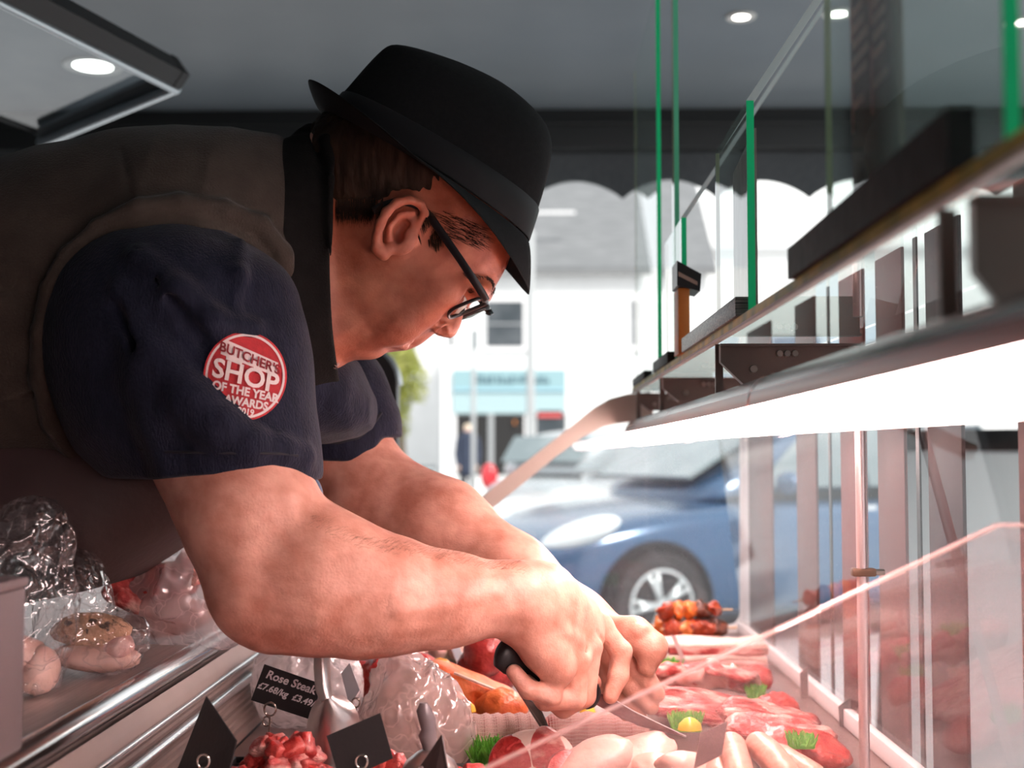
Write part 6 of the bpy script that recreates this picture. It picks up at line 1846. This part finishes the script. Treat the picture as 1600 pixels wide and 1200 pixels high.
# ---- tree
def tree():
    Y = 21; c = P(622, 590, Y)
    t = thing('street_tree', 'yellow green leafy tree behind the butcher\'s chin', 'tree', (c[0], Y, 0))
    tube('trunk', [(c[0], Y, 0), (c[0] + .05, Y, 1.2), (c[0], Y, 2.2)], [.12, .09, .05], mat('tree bark', (.12, .09, .06), .8), t, 10)
    m = mat('yellow green leaves', (.24, .27, .035), .6, col2=(.42, .42, .10), scale=3)
    rr = np.random.default_rng(2); N = 4200
    vs, fs = [], []
    for k in range(N):
        d = rr.normal(size=3); d /= np.linalg.norm(d); r = rr.random() ** .4
        p = np.array((c[0], Y, c[2] + .1)) + d * r * np.array((.44, .42, 1.0)) * (1 + .25 * math.sin(5 * d[2] + 3 * d[0]))
        a = rr.normal(size=3); a /= np.linalg.norm(a); b = np.cross(a, d); b /= np.linalg.norm(b) + 1e-9
        s = .045; i = len(vs)
        vs += [p - a * s, p + b * s * .5, p + a * s, p - b * s * .5]; fs.append((i, i + 1, i + 2, i + 3))
    link_mesh('foliage', vs, fs, m, t, smooth=False)
tree()

# ---- poles
def pole(px, ytop, Y, r, lab, arm=False, plate=None):
    c = P(px, ytop, Y); t = thing('street_pole', lab, 'pole', (c[0], Y, 0))
    tube('shaft', [(c[0], Y, 0), (c[0], Y, c[2])], r, M_pole, t, 14)
    lathe('base_collar', [(r * 1.8, 0), (r * 1.8, .25), (r * 1.1, .32)], (c[0], Y, 0), M_pole, t, seg=16)
    if plate:
        w_, y0, y1 = plate; box('sign_plate', (c[0] - .02, Y - r - .02, P(px, y1, Y)[2]), (c[0] + w_, Y - r, P(px, y0, Y)[2]), mat('grey sign plate', (.25, .27, .28), .5), t)
    if arm:
        tube('lamp_arm', [(c[0], Y, c[2]), (c[0] - .1, Y, c[2] + .15), (c[0] - .5, Y, c[2] + .2)], .04, M_pole, t, 8)
        box('lamp_head', (c[0] - .9, Y - .1, c[2] + .14), (c[0] - .45, Y + .1, c[2] + .24), M_pole, t, .02)
pole(829, 362, 19, .062, 'thick grey lamp post in front of the white building', arm=True)
pole(740, 516, 16, .030, 'slim signpost with a small grey plate beside the shop doorway', plate=(.055, 516, 545))
pole(767, 646, 20, .045, 'short grey bollard post before the dark shop doorway')

# ---- passer-by
def passer():
    Y = 27.4; f = P(731, 742, Y); s = 1.70 * F_PX / Y
    S = Solid(); x, z0 = f[0], .12
    S.rc((x, Y, z0 + 1.56), (x, Y, z0 + 1.60), .085, .08); S.rc((x, Y, z0 + 1.42), (x, Y, z0 + 1.50), .055, .055)
    S.chain([(x, Y, z0 + 1.38), (x, Y, z0 + 1.0)], [.15, .14], k=.06); S.rc((x - .15, Y, z0 + 1.36), (x + .15, Y, z0 + 1.36), .06, .06, k=.06)
    for sd in (-1, 1):
        S.chain([(x + sd * .18, Y, z0 + 1.34), (x + sd * .22, Y, z0 + 1.06), (x + sd * .20, Y - .08, z0 + .82), (x + sd * .19, Y - .1, z0 + .74)], [.055, .045, .036, .03], k=.02)
        S.chain([(x + sd * .09, Y, z0 + .92), (x + sd * .10, Y - .02 * sd, z0 + .5), (x + sd * .10, Y + .08 * sd, z0 + .08)], [.085, .062, .048], k=.03)
        S.rc((x + sd * .1, Y + .08 * sd, z0 + .045), (x + sd * .1, Y + .08 * sd - .14, z0 + .04), .045, .04, k=.02)
    b = solid_obj('person', S, .014, mat('passer-by skin', (.62, .42, .34), .6), relax=1)
    tag(b, 'passer-by in a dark navy coat walking past the shop doorway', 'person')
    S = Solid(); S.chain([(x, Y, z0 + 1.40), (x, Y, z0 + 1.0), (x, Y, z0 + .74)], [.17, .17, .18], k=.05); S.rc((x - .16, Y, z0 + 1.38), (x + .16, Y, z0 + 1.38), .075, .075, k=.05)
    for sd in (-1, 1): S.chain([(x + sd * .19, Y, z0 + 1.35), (x + sd * .23, Y, z0 + 1.06), (x + sd * .205, Y - .08, z0 + .84)], [.075, .062, .052], k=.02)
    solid_obj('coat', S, .014, mat('navy coat', (.03, .04, .07), .8), b)
    S = Solid()
    for sd in (-1, 1): S.chain([(x + sd * .09, Y, z0 + .92), (x + sd * .10, Y - .02 * sd, z0 + .5), (x + sd * .10, Y + .08 * sd, z0 + .10)], [.098, .074, .058], k=.03)
    solid_obj('trousers', S, .014, mat('dark trousers', (.02, .02, .025), .8), b)
    S = Solid(); S.el((x, Y + .015, z0 + 1.63), (.088, .09, .075)); solid_obj('hair', S, .012, mat('pale cap', (.7, .6, .45), .8), b)
passer()

# ---- pavement signs
def aboard(c, w_, h, yaw, lab, m):
    t = thing('pavement_sign', lab, 'sign', (c[0], c[1], 0))
    rot = Matrix.Translation(Vector((c[0], c[1], 0))) @ Matrix.Rotation(R(yaw), 4, 'Z')
    for s in (-1, 1):
        M4 = rot @ Matrix.Translation((0, s * .22, 0)) @ Matrix.Rotation(R(s * 9), 4, 'X')
        b = box('board', (-w_ / 2 + .04, -.008, .14), (w_ / 2 - .04, .008, h - .06), mat('pale board face', (.55, .60, .62), .5), t, mtx=M4)
        for x in (-w_ / 2, w_ / 2 - .045): box('side_rail', (x, -.015, .0), (x + .045, .015, h), m, b, .004, mtx=M4)
        for z in (.10, h - .06): box('cross_rail', (-w_ / 2, -.014, z), (w_ / 2, .014, z + .05), m, b, .004, mtx=M4)
aboard(P(655, 720, 22)[[0, 1]], .55, 1.0, 20, 'small pavement sign beside the road under the tree', mat('dark sign frame', (.10, .12, .13), .5))
aboard((P(1530, 760, 3.1)[0], 3.1), .42, 1.28, -35, 'black framed pavement sign just outside the front glass', M_black_plastic)

# ---- tall black rounded panel beyond the case, behind the chin
def panel():
    Y = 2.95; x0, x1 = P(470, 700, Y)[0], P(620, 700, Y)[0]; z1 = P(560, 541, Y)[2]
    t = thing('display_board', 'tall black round cornered panel standing behind the butcher\'s chin', 'board', ((x0 + x1) / 2, Y, 0))
    r = .09
    pts = [(x0, 0.004), (x1, 0.004), (x1, z1 - r)] + [(x1 - r + r * math.cos(a), z1 - r + r * math.sin(a)) for a in np.linspace(0, math.pi / 2, 10)] + [(x0 + r + r * math.cos(a), z1 - r + r * math.sin(a)) for a in np.linspace(math.pi / 2, math.pi, 10)]
    prism('body', [(x, Y, z) for x, z in pts], (0, .06, 0), M_black_plastic, t)
    tube('edge_trim', [(x, Y + .03, z) for x, z in pts[2:]] , .010, mat('chrome edge trim', (.6, .62, .63), .25, .9), t, 8)
    tube('grab_bar', [(x0 + .01, Y - .02, P(490, 745, Y)[2]), (x1 - .2, Y - .02, P(490, 745, Y)[2])], .008, M_pole, t, 8)
panel()

# ---- cars
def car(name, lab, loc, yaw, paint, kind='hatch', dz=0):
    t = thing(name, lab, 'car', loc)
    M4 = Matrix.Translation(Vector(loc)) @ Matrix.Rotation(R(yaw), 4, 'Z')
    Mg = mat('car glass', (.16, .20, .21), .06, col2=(.24, .28, .29), scale=2, coat=.5)
    # hull: sections from nose to tail (x, half width, bottom, shoulder, centre top)
    secs = [(2.03, .52, .34, .52, .55), (1.98, .66, .24, .66, .70), (1.80, .80, .19, .76, .82), (1.45, .86, .18, .86, .93), (1.0, .87, .18, .93, 1.00), (.60, .87, .18, .95, 1.03), (0, .87, .18, .95, 1.0),
            (-1.0, .87, .18, .97, 1.0), (-1.6, .85, .20, .97, 1.02), (-1.85, .78, .26, .93, 1.0), (-1.97, .66, .34, .86, .90)]
    def ring(s):
        x, w_, zb, zs, zc = s; zs = .45 + (zs - .45) * .86; zc = .45 + (zc - .45) * .86
        half = [(0, zb), (w_ * .86, zb), (w_ * .97, zb + .10), (w_, (zb + zs) * .5), (w_ * .98, zs - .10), (w_ * .93, zs - .02), (w_ * .80, zs + (zc - zs) * .35), (w_ * .4, zc - (zc - zs) * .12), (0, zc)]
        return [(x, y, z) for y, z in half] + [(x, -y, z) for y, z in half[-2:0:-1]]
    def loft(name, rings, m, parent, sub=2):
        bm = bmesh.new(); rs = [[bm.verts.new(M4 @ Vector(p)) for p in r] for r in rings]; n = len(rs[0])
        for i in range(len(rs) - 1):
            for k in range(n): bm.faces.new((rs[i][k], rs[i][(k + 1) % n], rs[i + 1][(k + 1) % n], rs[i + 1][k]))
        bm.faces.new(rs[0][::-1]); bm.faces.new(rs[-1])
        o = bm_obj(name, bm, m, parent, smooth=True)
        s = o.modifiers.new('soft', 'SUBSURF'); s.levels = s.render_levels = sub
        return o
    body = loft('body', [ring(s) for s in secs], paint, t)
    # cabin
    cab = [(.92, .70, .84, .97, .20), (.55, .74, .93, 1.13, .5), (.05, .70, .93, 1.41, .8), (-.35, .68, .93, 1.49, 1), (-1.0, .68, .93, 1.48, 1), (-1.45, .66, .93, 1.40, .9), (-1.80, .66, .93, 1.05, .6)]
    def cring(s):
        x, w_, zb, zt, f = s
        wt = w_ * (1 - .22 * f)
        half = [(0, zb), (w_, zb), (w_ * .985, zb + (zt - zb) * .25), (wt * 1.04, zt - .08 * f), (wt * .86, zt - .01), (0, zt + .01)]
        return [(x, y, z) for y, z in half] + [(x, -y, z) for y, z in half[-2:0:-1]]
    cabin = loft('cabin', [cring(s) for s in cab], paint, t)
    def sheet(name, pts, m, parent, out):
        bm = bmesh.new(); o = Vector(out); add_prism(bm, [M4 @ (Vector(p) + o) for p in pts], M4.to_3x3() @ (o * .4)); return bm_obj(name, bm, m, parent)
    # windscreen and side windows as panes let into the cabin
    sheet('windscreen', [(.86, .60, .99), (.86, -.60, .99), (.08, -.52, 1.40), (.08, .52, 1.40)], Mg, t, (.030, 0, .045))
    sheet('rear_window', [(-1.80, .52, 1.06), (-1.80, -.52, 1.06), (-1.50, -.50, 1.36), (-1.50, .50, 1.36)], Mg, t, (-.05, 0, .03))
    for s in (-1, 1):
        sheet('side_window', [(.52, s * .730, .98), (-.30, s * .715, .98), (-.30, s * .585, 1.40), (.02, s * .60, 1.36)], Mg, t, (0, s * .028, .004))
        sheet('side_window', [(-.38, s * .715, .98), (-1.25, s * .700, 1.0), (-1.10, s * .590, 1.38), (-.38, s * .585, 1.41)], Mg, t, (0, s * .028, .004))
        m = lump('mirror', (0, 0, 0), (.07, .10, .075), paint, (0, 0, 0), .02, 1, 3, 2); m.data.transform(M4 @ Matrix.Translation((.42, s * .97, 1.02))); put_under(m, t)
        # lamps
        hl = lump('headlight', (0, 0, 0), (.26, .14, .085), mat('headlight', (.86, .9, .92), .08, coat=.5), (0, 0, 0), .02, 1, 3, 3); hl.data.transform(M4 @ Matrix.Translation((1.70, s * .68, .72)) @ Matrix.Rotation(R(-s * 38), 4, 'Z') @ Matrix.Rotation(R(20), 4, 'Y')); put_under(hl, t)
        fl = lump('fog_light', (0, 0, 0), (.05, .07, .045), mat('fog light', (.8, .85, .85), .1), (0, 0, 0), .02, 1, 3, 2); fl.data.transform(M4 @ Matrix.Translation((1.93, s * .56, .40))); put_under(fl, t)
        tl = lump('tail_light', (0, 0, 0), (.09, .11, .16), mat('red tail light', (.62, .03, .04), .15, coat=.5), (0, 0, 0), .02, 1, 3, 3); tl.data.transform(M4 @ Matrix.Translation((-1.84, s * .70, .92))); put_under(tl, t)
        sheet('door_handle', [(-.10, s * .90, .84), (-.30, s * .90, .84), (-.30, s * .90, .87), (-.10, s * .90, .87)], M_white_frame if 0 else mat('handle trim', (.7, .74, .76), .2, .6), t, (0, s * .01, 0))
        for wx in (1.27, -1.22):
            c = (wx, s * .80, .31)
            Mw = M4 @ Matrix.Translation(c) @ Matrix.Rotation(R(90 * (1 if s < 0 else -1)), 4, 'X')
            bm = bmesh.new(); add_lathe(bm, [(.375, -.09), (.375, .075), (.34, .085)], seg=40, mtx=Mw); bm_obj('wheel_arch', bm, mat('arch liner', (.012, .012, .014), .8), body, smooth=True)
            ty = lathe('tyre', [(.20, -.09), (.29, -.10), (.318, -.06), (.318, .075), (.30, .105), (.225, .112), (.205, .095)], (0, 0, 0), mat('tyre rubber', (.035, .032, .034), .7), t, mtx=Mw, seg=40)
            lathe('rim', [(.212, .02), (.214, .105), (.198, .108), (.188, .085), (.185, .03)], (0, 0, 0), mat('alloy rim', (.66, .68, .69), .3, .5), ty, mtx=Mw, seg=40)
            lathe('brake_disc', [(0, .03), (.18, .03), (.185, .0)], (0, 0, 0), mat('dark brake', (.10, .10, .11), .5), ty, mtx=Mw, seg=32)
            for q in range(5):
                for e in (-.16, .16):
                    a0 = q * 2 * math.pi / 5; a1 = a0 + e
                    bm = bmesh.new(); add_tube(bm, [Mw @ Vector((.03 * math.cos(a0), .03 * math.sin(a0), .098)), Mw @ Vector((.11 * math.cos(a0 + e * .6), .11 * math.sin(a0 + e * .6), .098)), Mw @ Vector((.196 * math.cos(a1), .196 * math.sin(a1), .100))], [.020, .017, .015], 6)
                    bm_obj('spoke', bm, mat('alloy spoke', (.66, .68, .69), .3, .5), ty, smooth=True)
            lathe('hub_cap', [(.045, .08), (.045, .112), (0, .116)], (0, 0, 0), mat('hub cap', (.6, .62, .63), .3, .5), ty, mtx=Mw, seg=20)
    sheet('grille', [(2.0, .38, .42), (2.0, -.38, .42), (2.0, -.34, .56), (2.0, .34, .56)], mat('dark grille', (.02, .02, .022), .5), t, (.03, 0, 0))
    sheet('lower_grille', [(1.985, .60, .26), (1.985, -.60, .26), (1.99, -.58, .36), (1.99, .58, .36)], mat('dark grille', (.02, .02, .022), .5), t, (.02, 0, 0))
    return t
def paint(name, c, met=.3):
    return mat(name, c, .22, met, coat=.9, col2=tuple(x * .9 for x in c), scale=2)
car('car', 'blue hatchback parked nearest the stall, its front wheel seen through the end panel', (1.52, 8.90, 0), 205, paint('blue car paint', (.040, .10, .20), .25))
car('car', 'white car parked beside and beyond the blue hatchback', (1.42, 11.6, 0), 207, paint('white car paint', (.82, .83, .84), 0))
car('car', 'silver hatchback seen from behind with a red tail light, farthest of the three cars', (.95, 16.6, 0), 62, paint('silver car paint', (.55, .58, .60), .3))
